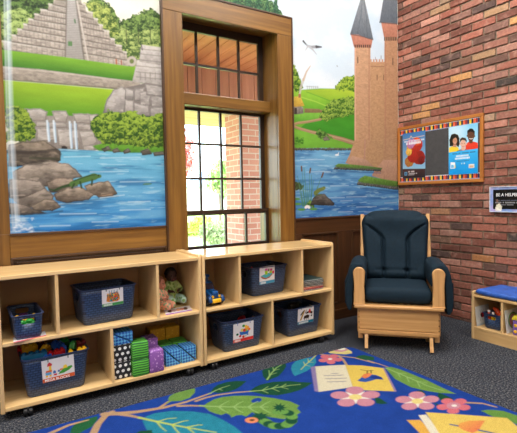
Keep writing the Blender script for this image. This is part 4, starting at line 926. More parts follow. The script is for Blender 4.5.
# ================================================================== STORAGE SHELVES
mpl_x = wood('maple level', (228, 194, 140), (216, 180, 124), 'X', .12, 26, 1.6, .02, .6)
mpl_z = wood('maple upright', (224, 190, 138), (212, 176, 122), 'Z', .32, 26, 1.6, .05)
mpl_b = wood('tan hardboard', (178, 134, 82), (164, 120, 70), 'X', .5, 10, 1.2, .05)
blk = plain('black rubber', (20, 20, 22), .45, .05); steel = plain('caster steel', (120, 122, 126), .3, .05, metal=.8)
YF, YB = -.46, -.044
def shelf(label, xa, xb, top_div, bot_div, casters):
    t = thing('storage_shelf', label, 'shelf', (xa, YF, 0)); W = xb-xa; D = YB-YF; T = .021
    def side(x0):
        r = .022; z0, z1 = .045, .806
        pr = [(0, z0+.006), (.006, z0), (D-.006, z0), (D, z0+.006)]
        for k in range(6): a = k/5*PI/2; pr.append((D-r+r*math.cos(a), z1-r+r*math.sin(a)))
        for k in range(6): a = PI/2+k/5*PI/2; pr.append((r+r*math.cos(a), z1-r+r*math.sin(a)))
        obj('side_panel', prism(bmesh.new(), pr, 0, x0, x0+T, .003), mpl_z, t, smooth=40)
    side(0); side(W-T)
    def board(n, z0, z1, y0=.001): obj(n, box(bmesh.new(), (T, y0, z0), (W-T, D-.008, z1), .003), mpl_x, t)
    board('top_board', .770, .792); board('middle_board', .409, .430, .003); board('bottom_board', .056, .079, .003)
    obj('back_panel', box(bmesh.new(), (T, D-.008, .056), (W-T, D-.001, .792)), mpl_b, t)
    for x in top_div: obj('divider', box(bmesh.new(), (x-xa-.009, .004, .430), (x-xa+.009, D-.008, .770), .003), mpl_z, t)
    for x in bot_div: obj('divider', box(bmesh.new(), (x-xa-.009, .004, .079), (x-xa+.009, D-.008, .409), .003), mpl_z, t)
    for (x, y) in casters:
        c = obj('caster', box(tube(bmesh.new(), [(0, 0, .042), (0, 0, .055)], .008, 10), (-.02, -.02, .053), (.02, .02, .056), .001), steel, t, loc=(x-xa, y-YF, 0))
        box_ = bmesh.new(); box(box_, (-.003, -.012, .020), (.003, .012, .046), .002); tube(box_, [(-.0225, 0, .0248), (.0225, 0, .0248)], .007, 10); obj('fork', box_, steel, c)
        for s in (-1, 1):
            wv = bmesh.new(); tube(wv, [(s*.004, 0, .0248), (s*.007, 0, .0248), (s*.018, 0, .0248), (s*.021, 0, .0248)], .0246, 20); obj('wheel', wv, blk, c, smooth=40)
    return t
shelf('maple cubby shelf on casters, nearest the left edge, full of bins and soft blocks', -3.675, -2.490, (-3.377, -2.791), (-3.086,), [(-3.545, -.434), (-2.585, -.434), (-3.545, -.10), (-2.585, -.10)])
shelf('maple cubby shelf on casters under the window, nearest the rocking chair', -2.484, -1.320, (-2.192, -1.635), (-1.920,), [(-2.405, -.434), (-1.450, -.434), (-2.405, -.10), (-1.450, -.10)])

# ------------------------------------------------------------------ woven bins
def weave():
    m, nt, b = newmat('navy woven plastic'); tc = nt.nodes.new('ShaderNodeTexCoord'); sx = nt.nodes.new('ShaderNodeSeparateXYZ'); nt.links.new(tc.outputs['Object'], sx.inputs[0])
    ad = nt.nodes.new('ShaderNodeMath'); nt.links.new(sx.outputs[0], ad.inputs[0]); nt.links.new(sx.outputs[1], ad.inputs[1])
    cb = nt.nodes.new('ShaderNodeCombineXYZ'); nt.links.new(ad.outputs[0], cb.inputs[0]); nt.links.new(sx.outputs[2], cb.inputs[1])
    br = nt.nodes.new('ShaderNodeTexBrick'); nt.links.new(cb.outputs[0], br.inputs['Vector']); br.inputs['Scale'].default_value = 1
    br.inputs['Brick Width'].default_value = .026; br.inputs['Row Height'].default_value = .014; br.inputs['Mortar Size'].default_value = .003; br.inputs['Mortar Smooth'].default_value = .6
    br.inputs['Color1'].default_value = lin4((58, 80, 114)); br.inputs['Color2'].default_value = lin4((43, 63, 96)); br.inputs['Mortar'].default_value = lin4((24, 36, 60))
    nt.links.new(br.outputs['Color'], b.inputs['Base Color']); b.inputs['Roughness'].default_value = .42; _bump(nt, b, br.outputs['Fac'], -.9, .004); return m
navy = weave(); navy_r = plain('navy plastic rim', (44, 58, 94), .4, .05)
def rrect(hw, hd, r, us):
    """points round a rounded rectangle; us = fractions along each straight side"""
    pts = []; C_ = [(hw-r, -hd+r, -PI/2), (hw-r, hd-r, 0), (-hw+r, hd-r, PI/2), (-hw+r, -hd+r, PI)]
    sides = [((-hw+r, -hd), (hw-r, -hd)), ((hw, -hd+r), (hw, hd-r)), ((hw-r, hd), (-hw+r, hd)), ((-hw, hd-r), (-hw, -hd+r))]
    for s in range(4):
        (x0, y0), (x1, y1) = sides[s]
        for u in us: pts.append((x0+(x1-x0)*u, y0+(y1-y0)*u))
        cx_, cy_, a0 = C_[s]
        for k in (1, 2, 3): a = a0+k/4*PI/2; pts.append((cx_+r*math.cos(a), cy_+r*math.sin(a)))
    return pts
US = [0, .15, .32, .36, .44, .5, .56, .64, .68, .85, 1.0]
US_W = [0, .08, .17, .22, .38, .5, .62, .78, .83, .92, 1.0]
def bin_(label, cat_group, loc, rotz, W, D, H, ins, holes):
    t = thing('storage_bin', label, 'bin', loc, rotz, cat_group)
    bm = bmesh.new(); zs = [0, .012, .3*H, .62*H, .66*H, .80*H, .84*H, .97*H]; rings = []
    for z in zs:
        k = z/H; e = ins*(1-k)+(.006 if z == 0 else 0); rings.append([bm.verts.new((x, y, z)) for x, y in rrect(W/2-e, D/2-e, .028 if W > .2 else .018, US if W > .2 else US_W)])
    n = len(rings[0]); per = len(US)+3
    for i in range(len(zs)-1):
        for j in range(n):
            s, q = j//per, j % per
            if s in holes and ((i in (3, 5) and 3 <= q <= 6) or (i == 4 and 2 <= q <= 7)): continue
            bm.faces.new([rings[i][j], rings[i][(j+1) % n], rings[i+1][(j+1) % n], rings[i+1][j]])
    bm.faces.new(rings[0][::-1])
    o = obj('body', bm, navy, t, smooth=40); md = o.modifiers.new('wall', 'SOLIDIFY'); md.thickness = .0035; md.offset = -1
    bm = bmesh.new(); outl = [(W/2, D/2, .965*H), (W/2+.006, D/2+.006, .975*H), (W/2+.006, D/2+.006, .995*H), (W/2+.002, D/2+.002, H), (W/2-.005, D/2-.005, .995*H), (W/2-.005, D/2-.005, .965*H)]
    rr = [[bm.verts.new((x, y, z)) for x, y in rrect(a, b, .030 if W > .2 else .020, US)] for a, b, z in outl]
    for i in range(len(rr)):
        for j in range(n): bm.faces.new([rr[i][j], rr[i][(j+1) % n], rr[(i+1) % len(rr)][(j+1) % n], rr[(i+1) % len(rr)][j]])
    obj('rim', bm, navy_r, t, smooth=50)
    t['dims'] = 0; del t['dims']
    return t, (W, D, H, ins)
card_m = attr_mat('laminated card', .25, .5)
tie_g = plain('green tie', (22, 70, 56), .5, .05); tie_b = plain('blue tie', (52, 88, 160), .5, .05)
def card(b, cx_, zc, w, h, strip, paint, tie, tilt=0.0, words=None, lab=None):
    t, (W, D, H, ins) = b
    c = Canvas(np.linspace(0, w, int(w/.0016)), np.linspace(0, h, int(h/.0016)), L((226, 224, 226)), lambda x, y: (x*w, y*h))
    c.poly([(0, 0), (1, 0), (1, .17), (0, .17)], L(strip)); paint(c)
    yy = lambda z: -(D/2-ins*(1-z/H))-.0028
    ct, st_ = math.cos(tilt), math.sin(tilt)
    def place(u, v):
        x = (u-w/2); z = (v-h/2); X = cx_+x*ct-z*st_; Z = zc+x*st_+z*ct; return (X, yy(Z), Z)
    o = c.mesh('label_card', place, card_m, t, thick=(0, .0012, 0))
    if lab: o['label'] = lab
    for sx in (.2, .82):
        u, v = w*sx, h*.93; X, Y, Z = place(np.array(u), np.array(v)); m = bmesh.new()
        tube(m, [(X, Y-.0015, Z-.004), (X, Y-.003, Z+.004), (X, Y-.002, min(Z+.02, H+.004))], .0022, 6); obj('tie', m, tie, o)
    if words:
        X, Y, Z = place(np.array(w*.06), np.array(h*.085))
        lettering('lettering', words, h*.15, plain('white lettering', (238, 238, 238), .5, 0), o, (float(X), float(Y)-.0009, float(Z)), (PI/2+math.atan(ins/H)*0, 0, 0), 'LEFT', .0003)
    else: smudge(c, .0, .0, 0, .01, (0, 0, 0), 1)
    return o
def words_marks(c, w, h, n, seed): smudge(c, w*.07, w*(.07+n), h*.085, h*.10, L((240, 240, 238)), seed, .15, .85)
GB = 'woven navy bins in the maple shelves'
b_mega = bin_('navy woven bin heaped with toy building blocks, bottom of the left shelf', GB, (-3.391, -.292, .080), .01, .350, .266, .226, .023, (1, 3))
b_big = bin_('empty looking navy woven bin with a green striped card, middle of the left shelf', GB, (-3.084, -.258, .431), .07, .338, .266, .219, .018, (1, 3))
b_sml = bin_('smallest navy bin, narrow, with purple and green toys inside', GB, (-3.533, -.305, .4325), .05, .150, .300, .134, .010, (0, 2))
b_3 = bin_('navy woven bin with magenta things inside, top row under the window', GB, (-1.868, -.215, .431), .05, .338, .262, .222, .020, (1, 3))
b_4 = bin_('navy woven bin with a red striped fruit bowl card, below the toy truck', GB, (-2.149, -.288, .080), .0, .345, .268, .226, .024, (1, 3))
b_5 = bin_('navy woven bin of black toy animals, bottom cubby nearest the rocking chair', GB, (-1.578, -.276, .080), .0, .342, .264, .224, .022, (1, 3))
def p_mega(c):
    w, h = c.us[-1], c.vs[-1]; P, E_ = c.poly, c.ell
    P([(.20, .36), (.29, .36), (.29, .74), (.22, .74)], L((236, 190, 56))); P([(.16, .70), (.30, .70), (.32, .78), (.24, .88), (.18, .82)], L((206, 60, 60))); P([(.1, .42), (.3, .42), (.3, .52), (.12, .52)], L((222, 112, 66))); P([(.1, .30), (.28, .30), (.28, .43), (.1, .43)], L((92, 164, 214))); P([(.1, .22), (.17, .22), (.17, .31), (.1, .31)], L((240, 190, 50))); P([(.21, .22), (.28, .22), (.28, .31), (.21, .31)], L((240, 190, 50)))
    P([(.33, .33), (.42, .33), (.42, .42), (.37, .47), (.33, .42)], L((60, 110, 180))); P([(.33, .24), (.44, .22), (.45, .3), (.36, .31)], L((200, 40, 60)))
    P([(.47, .36), (.54, .34), (.56, .44), (.48, .44)], L((48, 110, 170))); P([(.52, .40), (.66, .40), (.66, .47), (.56, .48)], L((222, 120, 60))); P([(.48, .25), (.66, .25), (.84, .34), (.94, .44), (.92, .52), (.8, .50), (.66, .46), (.54, .34)], L((74, 158, 60)), noise=.3, nf=120); P([(.64, .46), (.78, .46), (.77, .58), (.72, .62), (.66, .58)], L((240, 204, 60)))
card(b_mega, .008, .142, .170, .132, (214, 96, 50), p_mega, tie_g, .04, 'MEGA BLOCKS', 'white picture card with toy giraffe and crocodile and an orange strip')
def p_big(c):
    rr = random.Random(3); c.poly([(.2, .3), (.3, .24), (.7, .22), (.84, .3), (.82, .56), (.74, .8), (.3, .74), (.22, .5)], L((196, 120, 50)), noise=.5, nf=220)
    for i in range(70):
        x, y = .24+.56*rr.random(), .27+.5*rr.random(); col = rr.choice([(214, 60, 40), (236, 190, 50), (60, 130, 80), (60, 140, 170), (230, 120, 40), (150, 60, 40), (120, 90, 60)]); c.ell(x, y, .022+.025*rr.random(), .03+.03*rr.random(), L(col), n=8)
    for x in (.34, .44, .56, .7): c.stroke([(x, .7), (x+.02, .9)], .004, L((80, 140, 160)))
    words_marks(c, c.us[-1], c.vs[-1], .4, 5)
card(b_big, .018, .155, .130, .106, (70, 150, 80), p_big, tie_g, .02, None, 'white picture card with a heap of coloured pieces and a green strip')
def p_3(c):
    c.poly([(.06, .44), (.3, .5), (.7, .56), (.86, .48), (.66, .32), (.4, .26), (.2, .32)], L((170, 90, 60))); c.poly([(.06, .48), (.3, .56), (.72, .62), (.88, .54), (.64, .38), (.4, .33)], L((80, 174, 186)), noise=.15)
    c.poly([(.36, .52), (.52, .52), (.54, .76), (.34, .76)], L((158, 200, 40))); c.ell(.44, .80, .1, .07, L((214, 110, 170))); c.poly([(.64, .56), (.82, .56), (.84, .72), (.66, .72)], L((170, 190, 60))); c.ell(.76, .76, .09, .07, L((196, 80, 130))); c.ell(.9, .6, .07, .1, L((220, 60, 90))); c.ell(.6, .76, .05, .08, L((110, 80, 60)))
    words_marks(c, c.us[-1], c.vs[-1], .35, 6)
card(b_3, -.030, .156, .142, .138, (70, 150, 190), p_3, tie_b, .03, None, 'white picture card of a teal play food tray with a blue strip')
def p_4(c):
    c.poly([(.34, .34), (.72, .34), (.80, .54), (.30, .54)], L((44, 100, 180))); c.poly([(.62, .26), (.78, .30), (.7, .36)], L((40, 90, 170)))
    for x, y, r_, col in ((.44, .6, .09, (226, 206, 110)), (.56, .58, .09, (206, 70, 50)), (.68, .68, .1, (240, 160, 50)), (.62, .76, .08, (246, 190, 60)), (.78, .58, .07, (236, 120, 50)), (.50, .82, .07, (70, 150, 60)), (.66, .54, .05, (140, 180, 60)), (.2, .42, .06, (30, 90, 60)), (.34, .3, .06, (196, 40, 60)), (.5, .24, .07, (206, 60, 50)), (.58, .26, .05, (190, 190, 160))): c.ell(x, y, r_, r_, L(col))
    words_marks(c, c.us[-1], c.vs[-1], .25, 7)
card(b_4, -.002, .130, .168, .140, (206, 52, 46), p_4, tie_b, .02, None, 'white picture card of a blue fruit bowl with a red strip')
def p_5(c):
    for q, col in (([(.12, .24), (.22, .24), (.4, .66), (.46, .8), (.38, .82), (.28, .62)], (176, 140, 76)), ([(.18, .5), (.34, .7), (.42, .84), (.3, .76), (.16, .6)], (60, 46, 38)), ([(.36, .3), (.7, .3), (.74, .44), (.6, .52), (.4, .46)], (54, 40, 36)), ([(.5, .56), (.7, .6), (.9, .5), (.94, .62), (.86, .68), (.7, .72), (.54, .68)], (66, 48, 40)), ([(.68, .62), (.78, .58), (.82, .72), (.76, .86), (.68, .78)], (206, 52, 50)), ([(.8, .4), (.9, .34), (.92, .5)], (44, 36, 34)), ([(.44, .6), (.5, .76), (.56, .84), (.5, .62)], (96, 74, 70))): c.poly(q, L(col), noise=.2, nf=150)
    for x in (.4, .52, .64): c.stroke([(x, .34), (x+.02, .22)], .006, L((50, 40, 36)))
    words_marks(c, c.us[-1], c.vs[-1], .6, 8)
card(b_5, .007, .156, .158, .136, (28, 116, 150), p_5, tie_g, .02, None, 'white picture card of brown and black animals with a teal strip')

# ------------------------------------------------------------------ toys in the bins
def toy_block(label, loc, rot, nx, ny, u, h, m, group, name='building_block'):
    bm = bmesh.new(); box(bm, (-nx*u/2, -ny*u/2, 0), (nx*u/2, ny*u/2, h), .003)
    for i in range(nx):
        for j in range(ny): x, y = (i-(nx-1)/2)*u, (j-(ny-1)/2)*u; tube(bm, [(x, y, h-.001), (x, y, h+.007), (x, y, h+.009)], u*.33, 12)
    o = obj(name, bm, m, smooth=30); o.location = loc; o.rotation_euler = rot; return tag(o, label, 'toy block', group)
pl = lambda n, c: plain('toy plastic '+n, c, .3, .03)
TP = dict(red=pl('red', (190, 32, 36)), yel=pl('yellow', (240, 186, 26)), blue=pl('blue', (22, 74, 160)), green=pl('green', (34, 140, 50)), teal=pl('teal', (28, 92, 128)), dred=pl('dark red', (120, 28, 36)), lime=pl('lime', (120, 180, 50)))
GM = 'building blocks heaped in the lowest left bin'
def mb(px, py, z, nx, ny, col, rz, tilt, words, u=.031, h=.040):
    p = at(px, py, 2, z+h*.5); toy_block(words, (p[0], p[1], z), (tilt[0], tilt[1], rz), nx, ny, u, h, TP[col], GM)
mb(34, 355.5, .292, 4, 1, 'teal', .02, (.12, 0), 'long teal four-stud block at the front rim of the heaped bin', .033, .034)
mb(29, 349, .285, 3, 2, 'yel', .2, (0, .05), 'wide yellow block at the back left of the heaped bin', .028)
mb(19.5, 351, .280, 1, 2, 'red', .1, (.3, -.1), 'red block standing in the left corner of the heaped bin', .02)
mb(43, 349, .292, 2, 1, 'yel', .9, (.5, .5), 'tilted yellow block in the middle of the heaped bin', .03)
mb(56, 346, .295, 2, 2, 'blue', .5, (.2, .45), 'large blue block on top of the heap, left of the green ones', .03)
mb(63.5, 349.5, .290, 1, 1, 'blue', .3, (-.5, .2), 'small blue block facing out between the red and green blocks', .03)
mb(64, 342.5, .275, 2, 1, 'green', .1, (.2, 0), 'green block furthest back in the heaped bin', .028)
mb(72.5, 346, .290, 2, 1, 'green', 1.2, (.1, .35), 'bright green block sloping towards the front right rim', .032)
mb(80.5, 344.5, .280, 2, 1, 'dred', .1, (.1, 0), 'dark red block in the back right corner of the heaped bin', .03)
mb(39, 346.5, .270, 2, 1, 'dred', .15, (.1, .1), 'dark red block behind the long teal block', .03)
mb(82, 350, .285, 2, 1, 'yel', .15, (0, -.05), 'flat yellow block along the right rim of the heaped bin', .026, .024)
mb(59.5, 351.8, .285, 2, 1, 'red', .1, (.2, -.1), 'bright red block just above the picture card', .03, .03)
mb(70.5, 352.6, .284, 1, 1, 'yel', .3, (.1, 0), 'single yellow block in front of the green blocks', .022, .024)
mb(47.5, 357, .280, 2, 1, 'blue', .2, (.4, 0), 'thin blue block just above the left card tie', .022, .02)
mb(50, 355, .272, 1, 1, 'red', .4, (.2, 0), 'small red block between the yellow and blue blocks', .028)
def lump(name, label, cat, loc, parts, m, group=None, vox=.004):
    bm = bmesh.new()
    for c_, r_ in parts: ico(bm, c_, r_, 3)
    o = obj(name, bm, m, smooth=True); o.location = loc; md = o.modifiers.new('r', 'REMESH'); md.mode = 'VOXEL'; md.voxel_size = vox; md.use_smooth_shade = True
    return tag(o, label, cat, group)
purp = plain('violet plastic', (104, 52, 116), .4, .05)
GS = 'toys in the smallest bin'
lump('toy_grapes', 'bunch of purple toy pieces at the back of the smallest bin', 'toy', (-3.54, -.235, .490), [((x*.022, y*.022, z*.02), .017) for x, y, z in ((0, 0, 0), (1, 0, 0), (-1, 0, .2), (0, 1, .4), (1, 1, 0), (0, -1, .1), (.6, .4, 1.1), (-.3, .2, 1.2), (0, 0, -1.6), (1, 0, -1.6), (-1, 0, -1.6))], purp, GS)
lump('toy_leaf', 'green toy piece showing through the front slot of the smallest bin', 'toy', (-3.530, -.398, .4575), [((0, 0, .03), (.034, .02, .02)), ((-.024, 0, .055), (.020, .016, .016)), ((.014, .004, .060), (.022, .016, .014)), ((.03, 0, .04), (.016, .016, .02)), ((0, 0, 0), .018)], TP['green'], GS)
lump('toy_banana', 'yellow toy piece behind the front slot of the smallest bin', 'toy', (-3.530, -.338, .4575), [((-.045, 0, .075), .014), ((-.03, 0, .06), .016), ((0, .002, .05), .017), ((.03, 0, .06), .016), ((.042, 0, .075), .013), ((0, 0, .02), .018), ((0, 0, 0), .017)], TP['yel'], GS)
mag = plain('magenta felt', (150, 18, 62), .8, .12, 60)
GT = 'magenta pieces in the top bin'
lump('play_cloth', 'crumpled magenta cloth filling the bin under the window', 'cloth', (-1.86, -.215, .452), [((0, 0, .08), (.125, .09, .075)), ((.06, .02, .13), (.07, .06, .028)), ((-.05, .01, .125), (.08, .06, .03)), ((.02, -.05, .12), (.09, .03, .03))], mag, GT, .006)
lump('play_cloth', 'peaked magenta corner of cloth at the left rim of the top bin', 'cloth', (-1.992, -.27, .452), [((0, 0, .07), (.02, .03, .075)), ((.006, 0, .15), (.016, .02, .035)), ((.008, 0, .185), (.008, .008, .016))], mag, GT)
dk = plain('black rubber toy', (26, 22, 22), .5, .1); br_t = plain('brown rubber toy', (120, 62, 34), .5, .1)
def beast(label, loc, rot, m, s):
    P_ = [((0, 0, .05), (.05, .022, .024)), ((.05, 0, .066), (.022, .014, .016)), ((.068, 0, .062), (.016, .01, .01)), ((-.055, 0, .06), (.012, .006, .006))]
    for x in (-.032, .032):
        for y in (-.013, .013): P_ += [((x, y, .026), (.009, .008, .022)), ((x, y, .008), (.010, .009, .008))]
    P_ = [(tuple(v*s for v in a), tuple(v*s for v in b)) for a, b in P_]
    o = lump('toy_animal', label, 'toy', loc, P_, m, 'toy animals in the bottom right bin', .0035); o.rotation_euler = rot
beast('black toy animal lying across the back of the bottom right bin', (-1.565, -.205, .205), (.2, .2, .3), dk, 1.3)
beast('black toy animal lying along the front of the bottom right bin', (-1.545, -.315, .185), (.4, -.2, -.2), dk, 1.3)
beast('brown toy animal behind the left slot of the bottom right bin', (-1.690, -.27, .155), (.0, .1, 1.5), br_t, 1.1)
lump('toy_apple', 'red toy at the back of the bin with the fruit bowl card', 'toy', (-2.05, -.21, .20), [((0, 0, .03), (.035, .033, .032)), ((.02, .01, .04), (.02, .02, .024)), ((0, 0, 0), .03)], TP['red'])

# flat cards lying on the shelves
def flat_card(label, corners, z, paint, base=(226, 222, 226)):
    q = [at(x, y, 2, z) for x, y in corners]; a, b, d = q[0], q[1], q[3]; u0 = np.array(b-a); v0 = np.array(d-a)
    c = Canvas(np.linspace(0, 1, 90), np.linspace(0, 1, 50), L(base)); paint(c)
    o = c.mesh('shelf_label', lambda u, v: ((a[0]+u*u0[0]+v*v0[0])-a[0], (a[1]+u*u0[1]+v*v0[1])-a[1], np.full_like(u, .0012)), card_m, thick=(0, 0, -.0010))
    o.location = (a[0], a[1], z); tag(o, label, 'label')
def p_red(c):
    c.poly([(0, 0), (1, 0), (1, .12), (0, .12)], L((214, 50, 50)), raw=True, soft=.01); c.poly([(0, .9), (1, .9), (1, 1), (0, 1)], L((214, 60, 60)), raw=True, soft=.01)
flat_card('white shelf label with red edges under the smallest bin', [(13.5, 343), (46.5, 335.8), (44, 331), (13, 337)], .4302, p_red)
def p_dolls(c):
    c.poly([(0, 0), (1, 0), (1, .16), (0, .16)], L((150, 84, 170)), raw=True, soft=.01)
    for x, col in ((.2, (110, 70, 56)), (.5, (222, 150, 110)), (.78, (104, 66, 54)), (.64, (206, 130, 110)), (.34, (190, 150, 140))): c.poly([(x+.1*math.cos(t*.6), .55+.26*math.sin(t*.6)) for t in range(10)], L(col), raw=True, soft=.02)
flat_card('shelf label with small faces and a purple edge, in front of the dolls', [(166, 315.3), (192.5, 310.4), (187.5, 306.5), (164, 310)], .4302, p_dolls)
def p_books(c):
    c.poly([(0, 0), (1, 0), (1, .3), (0, .3)], L((170, 110, 180)), raw=True, soft=.02); c.poly([(.3, .5), (.7, .5), (.7, .8), (.3, .8)], L((210, 170, 200)), raw=True, soft=.02)
flat_card('pale purple shelf label in front of the book stack', [(305.5, 290.6), (323.5, 287.2), (321.5, 285), (305.5, 287.8)], .4302, p_books)

# ------------------------------------------------------------------ soft cloth blocks
def pattern(name, kind, ca, cb, sc):
    if name in MATS: return MATS[name]
    m, nt, b = newmat(name); tc = nt.nodes.new('ShaderNodeTexCoord'); lk = nt.links.new
    sx = nt.nodes.new('ShaderNodeSeparateXYZ'); lk(tc.outputs['Object'], sx.inputs[0])
    def M_(op, a, b_=None):
        n = nt.nodes.new('ShaderNodeMath'); n.operation = op
        for i, v in enumerate((a, b_)):
            if v is None: continue
            if isinstance(v, (int, float)): n.inputs[i].default_value = v
            else: lk(v, n.inputs[i])
        return n.outputs[0]
    ge = nt.nodes.new('ShaderNodeNewGeometry'); sn = nt.nodes.new('ShaderNodeSeparateXYZ')
    vt = nt.nodes.new('ShaderNodeVectorTransform'); vt.vector_type = 'NORMAL'; vt.convert_from = 'WORLD'; vt.convert_to = 'OBJECT'; lk(ge.outputs['Normal'], vt.inputs[0]); lk(vt.outputs[0], sn.inputs[0])
    top = M_('GREATER_THAN', M_('ABSOLUTE', sn.outputs[2]), .7); side = M_('GREATER_THAN', M_('ABSOLUTE', sn.outputs[0]), .7)
    def mixf(f, a, b_): return M_('ADD', M_('MULTIPLY', b_, f), M_('MULTIPLY', a, M_('SUBTRACT', 1.0, f)))
    U = mixf(side, sx.outputs[0], sx.outputs[1]); V = mixf(top, sx.outputs[2], sx.outputs[1])
    if kind == 'dots':
        row = M_('FLOOR', M_('MULTIPLY', V, sc)); uu = M_('ADD', M_('MULTIPLY', U, sc), M_('MULTIPLY', M_('MODULO', M_('ADD', row, 100.0), 2.0), .5))
        fu = M_('SUBTRACT', M_('FRACT', uu), .5); fv = M_('SUBTRACT', M_('FRACT', M_('MULTIPLY', V, sc)), .5)
        f = M_('LESS_THAN', M_('ADD', M_('MULTIPLY', fu, fu), M_('MULTIPLY', fv, fv)), .085)
    elif kind == 'check':
        a = M_('ADD', U, V); c = M_('SUBTRACT', U, V)
        f = M_('GREATER_THAN', M_('MULTIPLY', M_('SINE', M_('MULTIPLY', a, sc)), M_('SINE', M_('MULTIPLY', c, sc))), 0.0)
    elif kind == 'stripe':
        f = M_('GREATER_THAN', M_('SINE', M_('ADD', M_('MULTIPLY', V, sc), M_('MULTIPLY', M_('SINE', M_('MULTIPLY', U, 60.0)), .6))), -.1)
    else:
        n = nt.nodes.new('ShaderNodeTexVoronoi'); n.inputs['Scale'].default_value = sc; lk(tc.outputs['Object'], n.inputs['Vector']); f = M_('LESS_THAN', n.outputs['Distance'], .38)
    mi = nt.nodes.new('ShaderNodeMix'); mi.data_type = 'RGBA'; lk(f, mi.inputs[0]); mi.inputs[6].default_value = lin4(ca); mi.inputs[7].default_value = lin4(cb); lk(mi.outputs[2], b.inputs['Base Color'])
    b.inputs['Roughness'].default_value = .7; v = _coords(nt, (1, 1, 1)); _bump(nt, b, _noise(nt, v, 500, 2), .25, .002); MATS[name] = m; return m
pt_dot = pattern('black cloth with white dots', 'dots', (24, 24, 28), (230, 230, 228), 30)
pt_blu = pattern('blue check cloth', 'check', (20, 84, 172), (96, 174, 222), 160)
pt_grn = pattern('green stripe cloth', 'stripe', (24, 92, 40), (96, 186, 60), 420)
pt_pur = pattern('violet print cloth', 'print', (136, 84, 164), (190, 146, 206), 60)
pt_yel = pattern('yellow print cloth', 'print', (216, 156, 22), (232, 182, 40), 60)
def soft_box(label, x0, x1, y0, y1, z0, z1, m, group):
    hx, hy = (x1-x0)/2, (y1-y0)/2; bm = box(bmesh.new(), (-hx+.001, -hy+.001, 0), (hx-.001, hy-.001, z1-z0), .008, 3)
    o = obj('soft_block', bm, m, smooth=True); o.location = ((x0+x1)/2, (y0+y1)/2, z0); return tag(o, label, 'soft block', group)
def wedge(label, x0, x1, y0, y1, z0, z1, m, group, upper):
    hx, hz = (x1-x0)/2-.0012, (z1-z0); hy = (y1-y0)/2-.001
    g = .0045; pr = [(-hx+g, hz-.0), (hx, hz), (hx, g)] if upper else [(-hx, 0), (hx-g, 0), (-hx, hz-g)]
    o = obj('wedge_block', prism(bmesh.new(), pr, 1, -hy, hy, .005), m, smooth=40); o.location = ((x0+x1)/2, (y0+y1)/2, z0); return tag(o, label, 'soft block', group)
c_ = .107; zb = .0795; GQ = 'soft cloth blocks in the left shelf'; yf = -.452
soft_box('lower black polka dot soft block, directly on the shelf', -3.072, -2.968, yf+.02, yf+.125, zb, zb+c_, pt_dot, GQ)
soft_box('upper black polka dot soft block, under the blue check wedges', -3.072, -2.968, yf+.02, yf+.125, zb+c_, zb+2*c_, pt_dot, GQ)
wedge('blue check soft wedge on the polka dot stack, lower half of the pair', -3.074, -2.952, yf+.02, yf+.125, zb+2*c_, zb+2*c_+.075, pt_blu, GQ, False)
wedge('blue check soft wedge on the polka dot stack, upper half of the pair', -3.074, -2.952, yf+.02, yf+.125, zb+2*c_, zb+2*c_+.075, pt_blu, GQ, True)
soft_box('lower green striped soft block in front, right of the polka dots', -2.966, -2.862, yf-.005, yf+.10, zb, zb+c_, pt_grn, GQ)
soft_box('upper green striped soft block in front, right of the polka dots', -2.966, -2.862, yf-.005, yf+.10, zb+c_, zb+2*c_, pt_grn, GQ)
soft_box('front violet print soft block between green and blue blocks', -2.860, -2.765, yf-.005, yf+.10, zb, zb+.142, pt_pur, GQ)
soft_box('taller violet print soft block behind the front violet one', -2.860, -2.765, yf+.105, yf+.21, zb, zb+.190, pt_pur, GQ)
for i, (xa, w_) in enumerate(((-2.738, 'left'), (-2.628, 'right'))):
    wedge('front row blue check soft wedge, %s cube, lower half' % w_, xa, xa+c_, yf+.04, yf+.145, zb, zb+c_, pt_blu, GQ, False)
    wedge('front row blue check soft wedge, %s cube, upper half' % w_, xa, xa+c_, yf+.04, yf+.145, zb, zb+c_, pt_blu, GQ, True)
    soft_box('green striped soft block behind the %s blue check cube' % w_, xa-.02, xa+c_-.02, yf+.15, yf+.255, zb, zb+.118, pt_grn, GQ)
    soft_box('yellow print soft block on the shelf behind the %s green block' % w_, xa-.03, xa+c_-.03, yf+.262, yf+.367, zb, zb+c_, pt_yel, GQ)
    soft_box('yellow print soft block at the back, %s one on top' % w_, xa-.03, xa+c_-.03, yf+.262, yf+.367, zb+c_, zb+2*c_-.02, pt_yel, GQ)
soft_box('dark red soft block at the back above the polka dot stack', -3.03, -2.93, yf+.24, yf+.345, zb, zb+.27, plain('dark red cloth', (128, 28, 36), .8), GQ)

